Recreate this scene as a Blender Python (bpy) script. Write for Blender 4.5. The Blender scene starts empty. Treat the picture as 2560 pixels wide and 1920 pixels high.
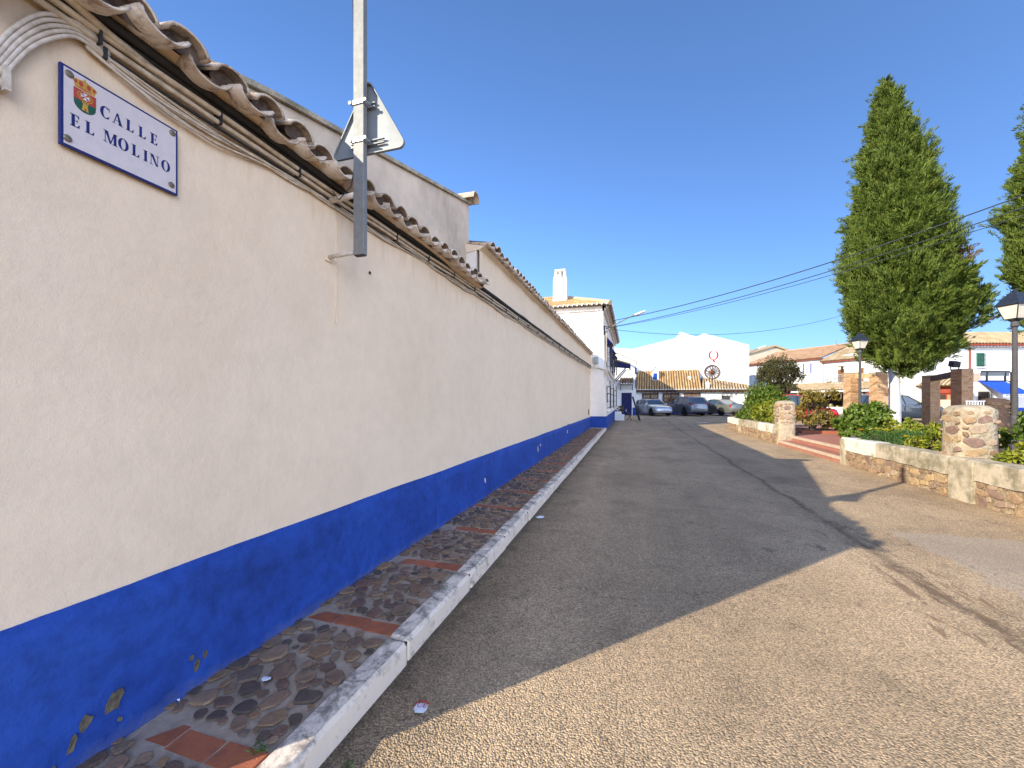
import bpy, math, random
from mathutils import Vector, Matrix
R = math.radians
rnd = random.Random(7)
S = bpy.context.scene
COL = S.collection

# ---------------------------------------------------------------- camera, sky, sun, exposure
YAW = math.atan(0.3)
cam = bpy.data.cameras.new('camera'); camo = bpy.data.objects.new('camera', cam); COL.objects.link(camo)
cam.sensor_width = 36; cam.lens = 36*1000/2560; cam.shift_y = 43/2560; cam.clip_start = .02; cam.clip_end = 3000
camo.location = (0, 0, 1.5); camo.rotation_euler = (R(90), 0, YAW)
S.camera = camo
SUN_EL = R(25.3); SUN_AZ = math.atan2(-.69, -.72)
W = bpy.data.worlds.new('World'); S.world = W; W.use_nodes = True
wn = W.node_tree.nodes; wl = W.node_tree.links
sky = wn.new('ShaderNodeTexSky'); sky.sky_type = 'NISHITA'; sky.sun_disc = False
sky.sun_elevation = SUN_EL; sky.sun_rotation = -SUN_AZ; sky.altitude = 700; sky.air_density = .85; sky.dust_density = 2.4; sky.ozone_density = 7
bg = wn['Background']; bg.inputs[1].default_value = .15
wl.new(sky.outputs[0], bg.inputs[0])
sl = bpy.data.lights.new('sun', 'SUN'); sl.energy = 3.7; sl.angle = R(.53); sl.color = (1, .92, .75)
so = bpy.data.objects.new('sun', sl); COL.objects.link(so)
so.rotation_euler = Vector((.69*math.cos(SUN_EL), .72*math.cos(SUN_EL), -math.sin(SUN_EL))).to_track_quat('-Z', 'Y').to_euler()
so.location = (-20, -20, 20)
vs = S.view_settings; vs.view_transform = 'Standard'; vs.look = 'None'; vs.exposure = 1.15; vs.gamma = 1; vs.use_curve_mapping = False
S.render.engine = 'CYCLES'
S.cycles.max_bounces = 6; S.cycles.diffuse_bounces = 3

# ---------------------------------------------------------------- helpers
def g(x, y):
    y = max(0, y)
    z = .0025*y if y < 20 else .05+.0095*(min(y, 40)-20)
    return z+.012*max(0, min(x, 40)-6)

class MB:
    def __init__(s): s.v = []; s.f = []; s.m = []; s.cur = 0
    def add(s, vs, fs):
        o = len(s.v); s.v += [tuple(p) for p in vs]; s.f += [tuple(i+o for i in f) for f in fs]; s.m += [s.cur]*len(fs); return s
    def box(s, x0, x1, y0, y1, z0, z1):
        return s.add([(x0,y0,z0),(x1,y0,z0),(x1,y1,z0),(x0,y1,z0),(x0,y0,z1),(x1,y0,z1),(x1,y1,z1),(x0,y1,z1)],
            [(0,3,2,1),(4,5,6,7),(0,1,5,4),(1,2,6,5),(2,3,7,6),(3,0,4,7)])
    def obox(s, c, ax, ay, az):   # centre and half-axis vectors
        c = Vector(c); ax = Vector(ax); ay = Vector(ay); az = Vector(az)
        p = [c+i*ax+j*ay+k*az for k in (-1,1) for i,j in ((-1,-1),(1,-1),(1,1),(-1,1))]
        return s.add(p, [(0,3,2,1),(4,5,6,7),(0,1,5,4),(1,2,6,5),(2,3,7,6),(3,0,4,7)])
    def bar(s, a, b, w, h=None, up=(0,0,1)):
        a = Vector(a); b = Vector(b); d = (b-a); h = h or w
        u = Vector(up); n = d.normalized()
        if abs(n.dot(u)) > .98: u = Vector((0,1,0))
        sx = n.cross(u).normalized(); sz = sx.cross(n).normalized()
        return s.obox((a+b)/2, d/2, sx*w/2, sz*h/2)
    def tube(s, pts, r, n=8, cap=True):
        pts = [Vector(p) for p in pts]; rr = r if isinstance(r, (list, tuple)) else [r]*len(pts)
        o = []; prev = None
        for i, p in enumerate(pts):
            t = (pts[min(i+1, len(pts)-1)]-pts[max(i-1, 0)]).normalized()
            if prev is None:
                a = Vector((0,0,1)) if abs(t.z) < .9 else Vector((1,0,0)); u = t.cross(a).normalized()
            else:
                u = (prev - t*prev.dot(t)).normalized()
            prev = u; w = t.cross(u)
            o += [p+(u*math.cos(2*math.pi*k/n)+w*math.sin(2*math.pi*k/n))*rr[i] for k in range(n)]
        fs = [(i*n+k, i*n+(k+1)%n, (i+1)*n+(k+1)%n, (i+1)*n+k) for i in range(len(pts)-1) for k in range(n)]
        if cap: fs += [tuple(range(n))[::-1], tuple((len(pts)-1)*n+k for k in range(n))]
        return s.add(o, fs)
    def lathe(s, prof, n=16, c=(0,0,0), sx=1, sy=1):
        o = []; 
        for r, z in prof: o += [(c[0]+r*sx*math.cos(2*math.pi*k/n), c[1]+r*sy*math.sin(2*math.pi*k/n), c[2]+z) for k in range(n)]
        fs = [(i*n+k, i*n+(k+1)%n, (i+1)*n+(k+1)%n, (i+1)*n+k) for i in range(len(prof)-1) for k in range(n)]
        fs += [tuple(range(n))[::-1], tuple((len(prof)-1)*n+k for k in range(n))]
        return s.add(o, fs)
    def prism(s, poly, a, b, axis='x'):   # 2D polygon extruded between a and b along an axis
        n = len(poly)
        def P(p, t):
            return (t, p[0], p[1]) if axis == 'x' else (p[0], t, p[1]) if axis == 'y' else (p[0], p[1], t)
        vs = [P(p, a) for p in poly]+[P(p, b) for p in poly]
        fs = [tuple(range(n))[::-1], tuple(range(n, 2*n))]+[(i, (i+1)%n, n+(i+1)%n, n+i) for i in range(n)]
        return s.add(vs, fs)
    def poly(s, pts): return s.add(pts, [tuple(range(len(pts)))])
    def mesh(s, name, mats, off=(0,0,0), smooth=False, fix=True):
        me = bpy.data.meshes.new(name)
        ox, oy, oz = off
        me.from_pydata([(x-ox, y-oy, z-oz) for x, y, z in s.v], [], s.f)
        mats = mats if isinstance(mats, (list, tuple)) else [mats]
        for m in mats: me.materials.append(m)
        if len(mats) > 1: me.polygons.foreach_set('material_index', s.m)
        if fix:
            import bmesh
            b = bmesh.new(); b.from_mesh(me); bmesh.ops.recalc_face_normals(b, faces=b.faces); b.to_mesh(me); b.free()
        if smooth: me.polygons.foreach_set('use_smooth', [True]*len(me.polygons))
        me.update(); return me

def wloc(o):
    v = Vector((0,0,0))
    while o: v = v+Vector(o.location); o = o.parent
    return v
def link(name, me, parent=None, loc=None, rot=None, **kw):
    o = bpy.data.objects.new(name, me); COL.objects.link(o)
    if parent: o.parent = parent
    if loc is not None: o.location = Vector(loc)-(wloc(parent) if parent else Vector((0,0,0)))
    if rot is not None: o.rotation_euler = rot
    for k, v in kw.items(): o[k] = v
    return o
def build(name, mb, mats, parent=None, smooth=False, bevel=0, origin=None, **kw):
    """world-space MB -> object; mesh origin at the parent's origin (or at 'origin')"""
    base = wloc(parent) if parent else Vector((0,0,0))
    off = Vector(origin) if origin is not None else base
    o = link(name, mb.mesh(name, mats, off, smooth), parent, off if origin is not None else None, **kw)
    if origin is None and parent: o.location = (0,0,0)
    if bevel:
        md = o.modifiers.new('bevel', 'BEVEL'); md.width = bevel; md.segments = 2; md.limit_method = 'ANGLE'; md.angle_limit = R(40)
    return o
def thing(name, label, cat, loc=(0,0,0), group=None):
    o = link(name, None, None, loc); o['label'] = label; o['category'] = cat
    o.empty_display_size = .1
    if group: o['group'] = group
    return o
def copy_tree(o, parent=None):
    c = o.copy(); COL.objects.link(c)
    if parent: c.parent = parent
    for ch in list(o.children): copy_tree(ch, c)
    return c

def text_mesh(body, size, mat):
    cu = bpy.data.curves.new('lettering', 'FONT'); cu.body = body; cu.size = size; cu.align_x = 'CENTER'; cu.align_y = 'CENTER'
    o = bpy.data.objects.new('lettering', cu); COL.objects.link(o)
    me = bpy.data.meshes.new_from_object(o.evaluated_get(bpy.context.evaluated_depsgraph_get())); me.materials.clear(); me.materials.append(mat)
    bpy.data.objects.remove(o); bpy.data.curves.remove(cu); return me

# ---------------------------------------------------------------- materials
def newmat(name):
    m = bpy.data.materials.new(name); m.use_nodes = True
    return m, m.node_tree.nodes, m.node_tree.links, m.node_tree.nodes['Principled BSDF']
def N(nd, t, **kw):
    n = nd.new('ShaderNode'+t)
    for k, v in kw.items():
        if k.startswith('i_'): n.inputs[k[2:].replace('_', ' ')].default_value = v
        else: setattr(n, k, v)
    return n
def ramp(nd, stops):
    r = nd.new('ShaderNodeValToRGB'); e = r.color_ramp.elements
    while len(e) > 1: e.remove(e[0])
    e[0].position, e[0].color = stops[0][0], (*stops[0][1], 1) if len(stops[0][1]) == 3 else stops[0][1]
    for p, c in stops[1:]:
        x = e.new(p); x.color = (*c, 1)
    return r
def G(v): return (v, v, v)
def mixc(nd, ln, fac, a, b, mode='MIX'):
    m = nd.new('ShaderNodeMix'); m.data_type = 'RGBA'; m.blend_type = mode
    for i, v in ((0, fac), (6, a), (7, b)):
        if hasattr(v, 'default_value') or hasattr(v, 'is_linked'): ln.new(v, m.inputs[i])
        else: m.inputs[i].default_value = v if i == 0 else (*v, 1)
    return m.outputs[2]
def mth(nd, ln, op, a, b=None, clamp=False):
    m = nd.new('ShaderNodeMath'); m.operation = op; m.use_clamp = clamp
    for i, v in ((0, a), (1, b)):
        if v is None: continue
        if hasattr(v, 'is_linked'): ln.new(v, m.inputs[i])
        else: m.inputs[i].default_value = v
    return m.outputs[0]
def coords(nd, ln, kind='Object', scale=(1,1,1)):
    if kind == 'World':
        t = nd.new('ShaderNodeNewGeometry').outputs['Position']
    else: t = nd.new('ShaderNodeTexCoord').outputs[kind]
    if scale == (1,1,1): return t
    mp = nd.new('ShaderNodeMapping'); mp.inputs['Scale'].default_value = scale; ln.new(t, mp.inputs[0]); return mp.outputs[0]
def noise(nd, ln, co, sc, det=4, rough=.55, dist=0):
    n = N(nd, 'TexNoise', i_Scale=sc, i_Detail=det, i_Roughness=rough, i_Distortion=dist); ln.new(co, n.inputs['Vector']); return n.outputs['Fac']
def bump(nd, ln, bsdf, h, dist=.01, strength=1, prev=None):
    b = N(nd, 'Bump', i_Distance=dist, i_Strength=strength); ln.new(h, b.inputs['Height'])
    if prev: ln.new(prev, b.inputs['Normal'])
    ln.new(b.outputs[0], bsdf.inputs['Normal']); return b.outputs[0]
def pm(name, c1, c2=None, sc=6, rough=.85, bmp=0, bsc=60, metal=0, spec=.3, rand=0, det=5, lo=.35, hi=.65, co='World', stretch=(1,1,1)):
    """plain procedural: noise mix of two colours, fine bump, optional per-object brightness variation"""
    m, nd, ln, b = newmat(name)
    c = coords(nd, ln, co, stretch)
    c2 = c2 or tuple(v*.8 for v in c1)
    n = noise(nd, ln, c, sc, det, .6)
    r = ramp(nd, [(lo, c1), (hi, c2)]); ln.new(n, r.inputs[0]); out = r.outputs[0]
    if rand:
        oi = nd.new('ShaderNodeObjectInfo')
        v = mth(nd, ln, 'MULTIPLY_ADD', oi.outputs['Random'], rand); v.node.inputs[2].default_value = 1-rand/2
        out = mixc(nd, ln, 1.0, out, v, 'MULTIPLY')
    ln.new(out, b.inputs['Base Color'])
    b.inputs['Roughness'].default_value = rough; b.inputs['Metallic'].default_value = metal; b.inputs['Specular IOR Level'].default_value = spec
    if bmp: bump(nd, ln, b, noise(nd, ln, c, bsc, 4, .6), bmp)
    return m

def mat_stucco(name, col, dirt, amt=.5, bsc=1.0, shade_dirt=False):
    m, nd, ln, b = newmat(name); c = coords(nd, ln, 'World')
    big = noise(nd, ln, c, .9, 5, .6, .4); mid = noise(nd, ln, c, 6, 6, .65); fine = noise(nd, ln, c, 180*bsc, 3, .6)
    lumps = noise(nd, ln, c, 22*bsc, 4, .55)
    r = ramp(nd, [(.3, dirt), (.55, col), (.8, tuple(v*1.03 for v in col))]); ln.new(big, r.inputs[0])
    r2 = ramp(nd, [(.35, G(1-.12*amt)), (.6, G(1))]); ln.new(mid, r2.inputs[0])
    out = mixc(nd, ln, 1.0, r.outputs[0], r2.outputs[0], 'MULTIPLY')
    st = noise(nd, ln, coords(nd, ln, 'World', (5, 5, .35)), 1.6, 6, .7)
    r3 = ramp(nd, [(.62, G(1)), (.8, (.86, .82, .77))]); ln.new(st, r3.inputs[0])
    out = mixc(nd, ln, amt, out, r3.outputs[0], 'MULTIPLY')
    # scattered dark nicks and a few hairline scratches
    vn = N(nd, 'TexVoronoi', i_Scale=4.5); ln.new(coords(nd, ln, 'World', (1, 1, 1.6)), vn.inputs['Vector'])
    nk = ramp(nd, [(.012, G(.62)), (.022, G(1))]); ln.new(mth(nd, ln, 'ADD', vn.outputs['Distance'], mth(nd, ln, 'MULTIPLY', noise(nd, ln, c, 40, 3), .02)), nk.inputs[0])
    out = mixc(nd, ln, .8*amt+.2, out, nk.outputs[0], 'MULTIPLY')
    if shade_dirt:   # brown dirt and cable shadow, both painted into the colour below the cables
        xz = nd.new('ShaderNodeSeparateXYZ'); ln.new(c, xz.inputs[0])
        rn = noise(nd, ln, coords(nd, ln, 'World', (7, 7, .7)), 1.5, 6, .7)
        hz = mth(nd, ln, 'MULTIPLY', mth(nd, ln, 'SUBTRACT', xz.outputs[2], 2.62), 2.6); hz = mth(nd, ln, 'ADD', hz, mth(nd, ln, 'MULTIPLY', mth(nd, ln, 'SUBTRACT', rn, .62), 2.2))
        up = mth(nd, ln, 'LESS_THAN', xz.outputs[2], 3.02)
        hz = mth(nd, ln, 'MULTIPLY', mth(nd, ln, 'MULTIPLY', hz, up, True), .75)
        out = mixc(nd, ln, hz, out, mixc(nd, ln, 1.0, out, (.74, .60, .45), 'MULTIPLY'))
    ln.new(out, b.inputs['Base Color']); b.inputs['Roughness'].default_value = .9; b.inputs['Specular IOR Level'].default_value = .2
    p = bump(nd, ln, b, lumps, .006, .6); bump(nd, ln, b, fine, .0015, .7, p)
    return m
M = {}
M['wall'] = mat_stucco('cream stucco', (.80, .63, .452), (.765, .595, .418), shade_dirt=True)
M['white'] = mat_stucco('white limewash', (.82, .75, .68), (.74, .66, .58), .4)
M['gable'] = mat_stucco('weathered limewash', (.76, .61, .46), (.48, .385, .29), 1)
M['farwhite'] = mat_stucco('bright limewash', (.82, .82, .80), (.78, .77, .75), .3)

def mat_dado():
    m, nd, ln, b = newmat('blue dado paint'); c = coords(nd, ln, 'World')
    a = noise(nd, ln, c, 1.6, 6, .65, .5); f = noise(nd, ln, c, 14, 6, .7)
    r = ramp(nd, [(.3, (.013, .042, .20)), (.5, (.017, .06, .30)), (.75, (.024, .085, .38))]); ln.new(a, r.inputs[0])
    r2 = ramp(nd, [(.3, G(.72)), (.6, G(1.05))]); ln.new(f, r2.inputs[0])
    out = mixc(nd, ln, 1.0, r.outputs[0], r2.outputs[0], 'MULTIPLY')
    # splashed grey dirt in the lowest few centimetres, broken by noise
    sp = nd.new('ShaderNodeSeparateXYZ'); ln.new(c, sp.inputs[0])
    h = mth(nd, ln, 'SUBTRACT', .2, sp.outputs[2]); h = mth(nd, ln, 'MULTIPLY', h, 9)
    k = mth(nd, ln, 'ADD', h, mth(nd, ln, 'MULTIPLY', noise(nd, ln, c, 9, 5, .7), 1.6))
    k2 = mth(nd, ln, 'SUBTRACT', k, .85, True)
    out = mixc(nd, ln, mth(nd, ln, 'MULTIPLY', k2, .55), out, (.17, .17, .18))
    ln.new(out, b.inputs['Base Color']); b.inputs['Roughness'].default_value = .75; b.inputs['Specular IOR Level'].default_value = .25
    p = bump(nd, ln, b, noise(nd, ln, c, 5, 4, .5), .014, .6); bump(nd, ln, b, noise(nd, ln, c, 70, 4, .65), .004, .7, p)
    return m
M['dado'] = mat_dado()

def mat_asphalt():
    m, nd, ln, b = newmat('worn asphalt'); c = coords(nd, ln, 'World')
    vor = N(nd, 'TexVoronoi', i_Scale=100.0); ln.new(c, vor.inputs['Vector'])
    v2 = N(nd, 'TexVoronoi', i_Scale=170.0); ln.new(c, v2.inputs['Vector'])
    big = noise(nd, ln, c, .7, 6, .6, .6); mid = noise(nd, ln, c, 3.2, 6, .65)
    base = ramp(nd, [(.3, (.46, .325, .195)), (.55, (.585, .415, .25)), (.75, (.65, .47, .295))]); ln.new(big, base.inputs[0])
    sp = ramp(nd, [(.0, G(.55)), (.35, G(.92)), (.75, G(1.12)), (1, (1.55, 1.48, 1.38))])
    sep = nd.new('ShaderNodeSeparateColor'); ln.new(vor.outputs['Color'], sep.inputs[0]); ln.new(sep.outputs[0], sp.inputs[0])
    out = mixc(nd, ln, .8, base.outputs[0], sp.outputs[0], 'MULTIPLY')
    gap = ramp(nd, [(.0, G(1)), (.45, G(.95)), (.75, G(.42))]); ln.new(vor.outputs['Distance'], gap.inputs[0])
    out = mixc(nd, ln, .8, out, gap.outputs[0], 'MULTIPLY')
    mm = ramp(nd, [(.28, G(.7)), (.45, G(1)), (.7, G(1.06))]); ln.new(mid, mm.inputs[0])
    out = mixc(nd, ln, .8, out, mm.outputs[0], 'MULTIPLY')
    lane = noise(nd, ln, coords(nd, ln, 'World', (.9, .05, 1)), 1.0, 5, .6, .3); lr = ramp(nd, [(.32, G(.84)), (.5, G(1)), (.68, G(1.1))]); ln.new(lane, lr.inputs[0])
    out = mixc(nd, ln, .9, out, lr.outputs[0], 'MULTIPLY')
    blot = noise(nd, ln, c, .38, 7, .68, 1.2); bk = ramp(nd, [(.55, G(1)), (.63, (.80, .79, .80)), (.8, (.72, .71, .73))]); ln.new(blot, bk.inputs[0])
    out = mixc(nd, ln, .8, out, bk.outputs[0], 'MULTIPLY')
    # dark grimy gutter along the kerb and the old seam that wanders along the street
    xyz = nd.new('ShaderNodeSeparateXYZ'); ln.new(c, xyz.inputs[0]); X, Y = xyz.outputs[0], xyz.outputs[1]
    gn = noise(nd, ln, c, 5, 5, .7)
    d = mth(nd, ln, 'ADD', X, 1.22); d = mth(nd, ln, 'SUBTRACT', d, mth(nd, ln, 'MULTIPLY', gn, .42))
    gut = ramp(nd, [(0, G(.30)), (.10, G(.55)), (.55, G(1))]); ln.new(mth(nd, ln, 'ADD', d, .2, True), gut.inputs[0])
    only = mth(nd, ln, 'LESS_THAN', Y, 60)
    out = mixc(nd, ln, only, out, mixc(nd, ln, 1.0, out, gut.outputs[0], 'MULTIPLY'))
    wob = noise(nd, ln, coords(nd, ln, 'World', (.0, 1, 0)), .55, 4, .6)
    sx = mth(nd, ln, 'MULTIPLY_ADD', wob, .35); sx.node.inputs[2].default_value = 2.12
    ds = mth(nd, ln, 'SUBTRACT', X, sx); ds = mth(nd, ln, 'ABSOLUTE', ds)
    wide = noise(nd, ln, c, 2.2, 5, .7); fn = noise(nd, ln, c, 17, 5, .75)
    nn = mth(nd, ln, 'MULTIPLY', fn, .30); dd = mth(nd, ln, 'ADD', ds, nn); dd = mth(nd, ln, 'SUBTRACT', dd, .13)
    sm = ramp(nd, [(0, G(1)), (.03, G(.7)), (.09, G(0))]); ln.new(dd, sm.inputs[0])
    fade = ramp(nd, [(.32, G(.35)), (.55, G(1))]); ln.new(wide, fade.inputs[0])
    sfac = mth(nd, ln, 'MULTIPLY', sm.outputs[0], fade.outputs[0])
    soil = mixc(nd, ln, noise(nd, ln, c, 1.1, 3), (.055, .048, .042), (.20, .125, .065))
    out = mixc(nd, ln, mth(nd, ln, 'MULTIPLY', sfac, .8), out, soil)
    stc = noise(nd, ln, coords(nd, ln, 'World', (4.5, 1.0, 1)), 1.9, 8, .74, .7)
    nr = mth(nd, ln, 'SUBTRACT', 1.0, mth(nd, ln, 'DIVIDE', ds, .62)); ny = nd.new('ShaderNodeMapRange'); ln.new(Y, ny.inputs[0])
    for i_, v_ in ((1, 4.6), (2, 7.0), (3, 1.0), (4, .25)): ny.inputs[i_].default_value = v_
    k_ = mth(nd, ln, 'ADD', stc, mth(nd, ln, 'MULTIPLY', mth(nd, ln, 'MULTIPLY', nr, ny.outputs[0]), .16)); kr = ramp(nd, [(.645, G(0)), (.70, G(.85))]); ln.new(k_, kr.inputs[0])
    k2_ = mth(nd, ln, 'MULTIPLY', kr.outputs[0], mth(nd, ln, 'GREATER_THAN', nr, 0))
    out = mixc(nd, ln, k2_, out, mixc(nd, ln, noise(nd, ln, c, 2.3, 3), (.13, .09, .06), (.34, .20, .105)))
    # a paler cement-grey repair beyond the seam
    pn = noise(nd, ln, c, 3.2, 6, .7)
    px_ = mth(nd, ln, 'SUBTRACT', .62, mth(nd, ln, 'ABSOLUTE', mth(nd, ln, 'SUBTRACT', X, 3.45))); py_ = mth(nd, ln, 'SUBTRACT', .95, mth(nd, ln, 'ABSOLUTE', mth(nd, ln, 'SUBTRACT', Y, 4.7)))
    pe = mth(nd, ln, 'MINIMUM', px_, py_); pe = mth(nd, ln, 'ADD', pe, mth(nd, ln, 'MULTIPLY', mth(nd, ln, 'SUBTRACT', pn, .5), .7)); pr_ = ramp(nd, [(.0, G(0)), (.03, G(.5)), (.06, G(.42))]); ln.new(pe, pr_.inputs[0])
    out = mixc(nd, ln, pr_.outputs[0], out, mixc(nd, ln, fn, (.30, .26, .22), (.52, .44, .36)))
    # hairline cracks
    vc = N(nd, 'TexVoronoi', feature='DISTANCE_TO_EDGE', i_Scale=.45)
    wp = noise(nd, ln, c, 3, 5, .7)
    wv = nd.new('ShaderNodeVectorMath'); wv.operation = 'MULTIPLY_ADD'; 
    nz = N(nd, 'TexNoise', i_Scale=1.6, i_Detail=6, i_Roughness=.7); ln.new(c, nz.inputs['Vector'])
    ln.new(nz.outputs['Color'], wv.inputs[0]); wv.inputs[1].default_value = (1.4, 1.4, 0); ln.new(c, wv.inputs[2]); ln.new(wv.outputs[0], vc.inputs['Vector'])
    cr = ramp(nd, [(0, G(.3)), (.0065, G(1))]); ln.new(vc.outputs['Distance'], cr.inputs[0])
    cm = ramp(nd, [(.47, G(0)), (.58, G(.9))]); ln.new(wp, cm.inputs[0])
    out = mixc(nd, ln, cm.outputs[0], out, mixc(nd, ln, 1.0, out, cr.outputs[0], 'MULTIPLY'))
    # small oil blots
    vb = N(nd, 'TexVoronoi', i_Scale=1.1); ln.new(c, vb.inputs['Vector'])
    bl = mth(nd, ln, 'ADD', vb.outputs['Distance'], mth(nd, ln, 'MULTIPLY', fn, .05))
    br = ramp(nd, [(.05, G(.5)), (.075, G(1))]); ln.new(bl, br.inputs[0])
    out = mixc(nd, ln, .9, out, br.outputs[0], 'MULTIPLY')
    ln.new(out, b.inputs['Base Color']); b.inputs['Roughness'].default_value = .82; b.inputs['Specular IOR Level'].default_value = .35
    h = mth(nd, ln, 'MULTIPLY', vor.outputs['Distance'], -1.0); h = mth(nd, ln, 'ADD', h, mth(nd, ln, 'MULTIPLY', v2.outputs['Distance'], -.4))
    p = bump(nd, ln, b, h, .011, 1.0)
    bump(nd, ln, b, mth(nd, ln, 'MULTIPLY', sfac, -1.0), .02, .7, p)
    return m
M['asphalt'] = mat_asphalt()
M['earth'] = pm('dry earth', (.22, .17, .11), (.13, .10, .06), 2, .95, .02, 20)
M['mortar'] = pm('grey mortar', (.42, .325, .245), (.28, .215, .16), 11, .95, .004, 90)
M['joint'] = pm('dirty kerb joint', (.07, .05, .035), (.04, .03, .022), 30, .95)
M['bed'] = pm('bed soil', (.10, .065, .04), (.05, .035, .02), 6, .95, .03, 25)

def mat_stone(name, cols, bsc=40, wet=.7):
    """stones: colour per object (and per island), mottled"""
    m, nd, ln, b = newmat(name); c = coords(nd, ln, 'World')
    oi = nd.new('ShaderNodeObjectInfo'); gi = nd.new('ShaderNodeNewGeometry')
    r0 = mth(nd, ln, 'ADD', oi.outputs['Random'], gi.outputs['Random Per Island']); r0 = mth(nd, ln, 'FRACT', r0)
    r = ramp(nd, [((i+.0)/len(cols), cc) for i, cc in enumerate(cols)]); r.color_ramp.interpolation = 'LINEAR'; ln.new(r0, r.inputs[0])
    n1 = noise(nd, ln, c, 13, 6, .7, .8)
    r2 = ramp(nd, [(.3, G(.6)), (.5, G(1)), (.75, G(1.3))]); ln.new(n1, r2.inputs[0])
    out = mixc(nd, ln, 1.0, r.outputs[0], r2.outputs[0], 'MULTIPLY')
    ln.new(out, b.inputs['Base Color']); b.inputs['Roughness'].default_value = wet; b.inputs['Specular IOR Level'].default_value = .35
    p = bump(nd, ln, b, noise(nd, ln, c, bsc, 6, .7), .006, .8)
    return m
M['cobble'] = mat_stone('purple brown cobble', [(.13, .08, .055), (.18, .11, .075), (.25, .155, .085), (.085, .062, .048), (.20, .135, .092), (.26, .155, .075), (.16, .09, .062), (.29, .185, .11), (.10, .07, .052)], 55, .6)
M['rubble'] = mat_stone('ochre rubble stone', [(.25, .15, .08), (.34, .22, .12), (.20, .12, .085), (.42, .29, .15), (.29, .185, .12), (.38, .28, .19), (.23, .145, .11)], 30, .85)
M['rubble_mortar'] = pm('cream lime mortar', (.47, .385, .275), (.30, .24, .165), 9, .95, .03, 22)
M['wall_mortar'] = pm('dusty brown mortar', (.40, .30, .195), (.22, .155, .095), 12, .95, .04, 25)
M['brick_red'] = pm('red paving brick', (.40, .125, .055), (.28, .09, .048), 14, .85, .003, 120, rand=.35)
M['brick_tan'] = mat_stone('tan pergola brick', [(.48, .25, .11), (.55, .32, .155), (.42, .21, .095), (.58, .36, .19)], 60, .9)
M['brick_joint'] = pm('pale brick joint', (.48, .38, .26), (.38, .29, .19), 20, .95, .004, 80)
M['coping'] = pm('lichen cement coping', (.50, .42, .31), (.23, .195, .125), 5, .95, .012, 40, det=9, lo=.42, hi=.64)
M['copingwhite'] = pm('flaking white render', (.66, .62, .53), (.33, .29, .20), 3.5, .95, .006, 60, det=8, lo=.5, hi=.72)
M['paver'] = pm('red cement pavers', (.40, .17, .115), (.32, .135, .095), 4, .85, .003, 60)
M['nosing'] = pm('pale step nosing', (.55, .42, .31), (.45, .33, .24), 5, .9, .003, 60)

def mat_kerb():
    m, nd, ln, b = newmat('worn white kerb paint'); c = coords(nd, ln, 'World')
    n1 = noise(nd, ln, c, 7, 8, .72, .6); n2 = noise(nd, ln, c, 26, 6, .7)
    gm = nd.new('ShaderNodeNewGeometry'); sep = nd.new('ShaderNodeSeparateXYZ'); ln.new(gm.outputs['Normal'], sep.inputs[0])
    k = mth(nd, ln, 'MULTIPLY_ADD', n2, .45); ln.new(n1, k.node.inputs[2])
    k = mth(nd, ln, 'ADD', k, mth(nd, ln, 'MULTIPLY', sep.outputs[2], .13))      # tops are walked on: paint worn off
    r = ramp(nd, [(.76, (.76, .63, .50)), (.84, (.58, .48, .385)), (.93, (.30, .25, .20)), (1, (.19, .16, .13))]); ln.new(k, r.inputs[0])
    ln.new(r.outputs[0], b.inputs['Base Color']); b.inputs['Roughness'].default_value = .85
    p = bump(nd, ln, b, mth(nd, ln, 'MULTIPLY', n1, -1.), .008, .6); bump(nd, ln, b, noise(nd, ln, c, 120, 4, .6), .002, .7, p)
    return m
M['kerb'] = mat_kerb()

def mat_tile(name, cols, lichen, whit=0, amt=.5):
    m, nd, ln, b = newmat(name); c = coords(nd, ln, 'World'); oi = nd.new('ShaderNodeObjectInfo'); gi = nd.new('ShaderNodeNewGeometry')
    r0 = mth(nd, ln, 'FRACT', mth(nd, ln, 'ADD', oi.outputs['Random'], gi.outputs['Random Per Island']))
    r = ramp(nd, [(i/len(cols), cc) for i, cc in enumerate(cols)]); ln.new(r0, r.inputs[0])
    n1 = noise(nd, ln, c, 16, 7, .7, .5)
    k = ramp(nd, [(.66-.3*amt, G(0)), (.82-.3*amt, G(1))]); ln.new(n1, k.inputs[0])
    out = mixc(nd, ln, k.outputs[0], r.outputs[0], lichen)
    ln.new(out, b.inputs['Base Color']); b.inputs['Roughness'].default_value = .92; b.inputs['Specular IOR Level'].default_value = .2
    bump(nd, ln, b, noise(nd, ln, c, 70, 5, .7), .004, .8)
    return m
M['tile_old'] = mat_tile('old lichen clay tile', [(.23, .15, .09), (.17, .115, .075), (.28, .20, .13), (.20, .12, .08)], (.085, .075, .06), amt=.62)
M['tile_white'] = mat_tile('limewashed clay tile', [(.60, .48, .37), (.52, .41, .31), (.64, .53, .42)], (.30, .20, .135), amt=.56)
M['tile_far'] = mat_tile('ochre clay tile', [(.44, .29, .13), (.36, .22, .10), (.52, .36, .18), (.40, .24, .11)], (.17, .12, .075), amt=.45)
M['tile_pale'] = mat_tile('pale ochre clay tile', [(.46, .34, .20), (.40, .28, .16), (.52, .40, .25)], (.26, .19, .12), amt=.45)
M['tile_orange'] = mat_tile('orange clay tile', [(.42, .255, .15), (.37, .215, .125), (.46, .29, .175)], (.33, .22, .14), amt=.3)
M['tile_shadow'] = pm('shade darkened channel tile', (.19, .125, .07), (.08, .055, .035), 9, .95, .006, 40)  # base colour darkened to paint the shade between the cover tiles
M['tile_hole'] = pm('mortar in tile mouth', (.075, .05, .04), (.16, .12, .095), 25, .95, .01, 50)

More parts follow.
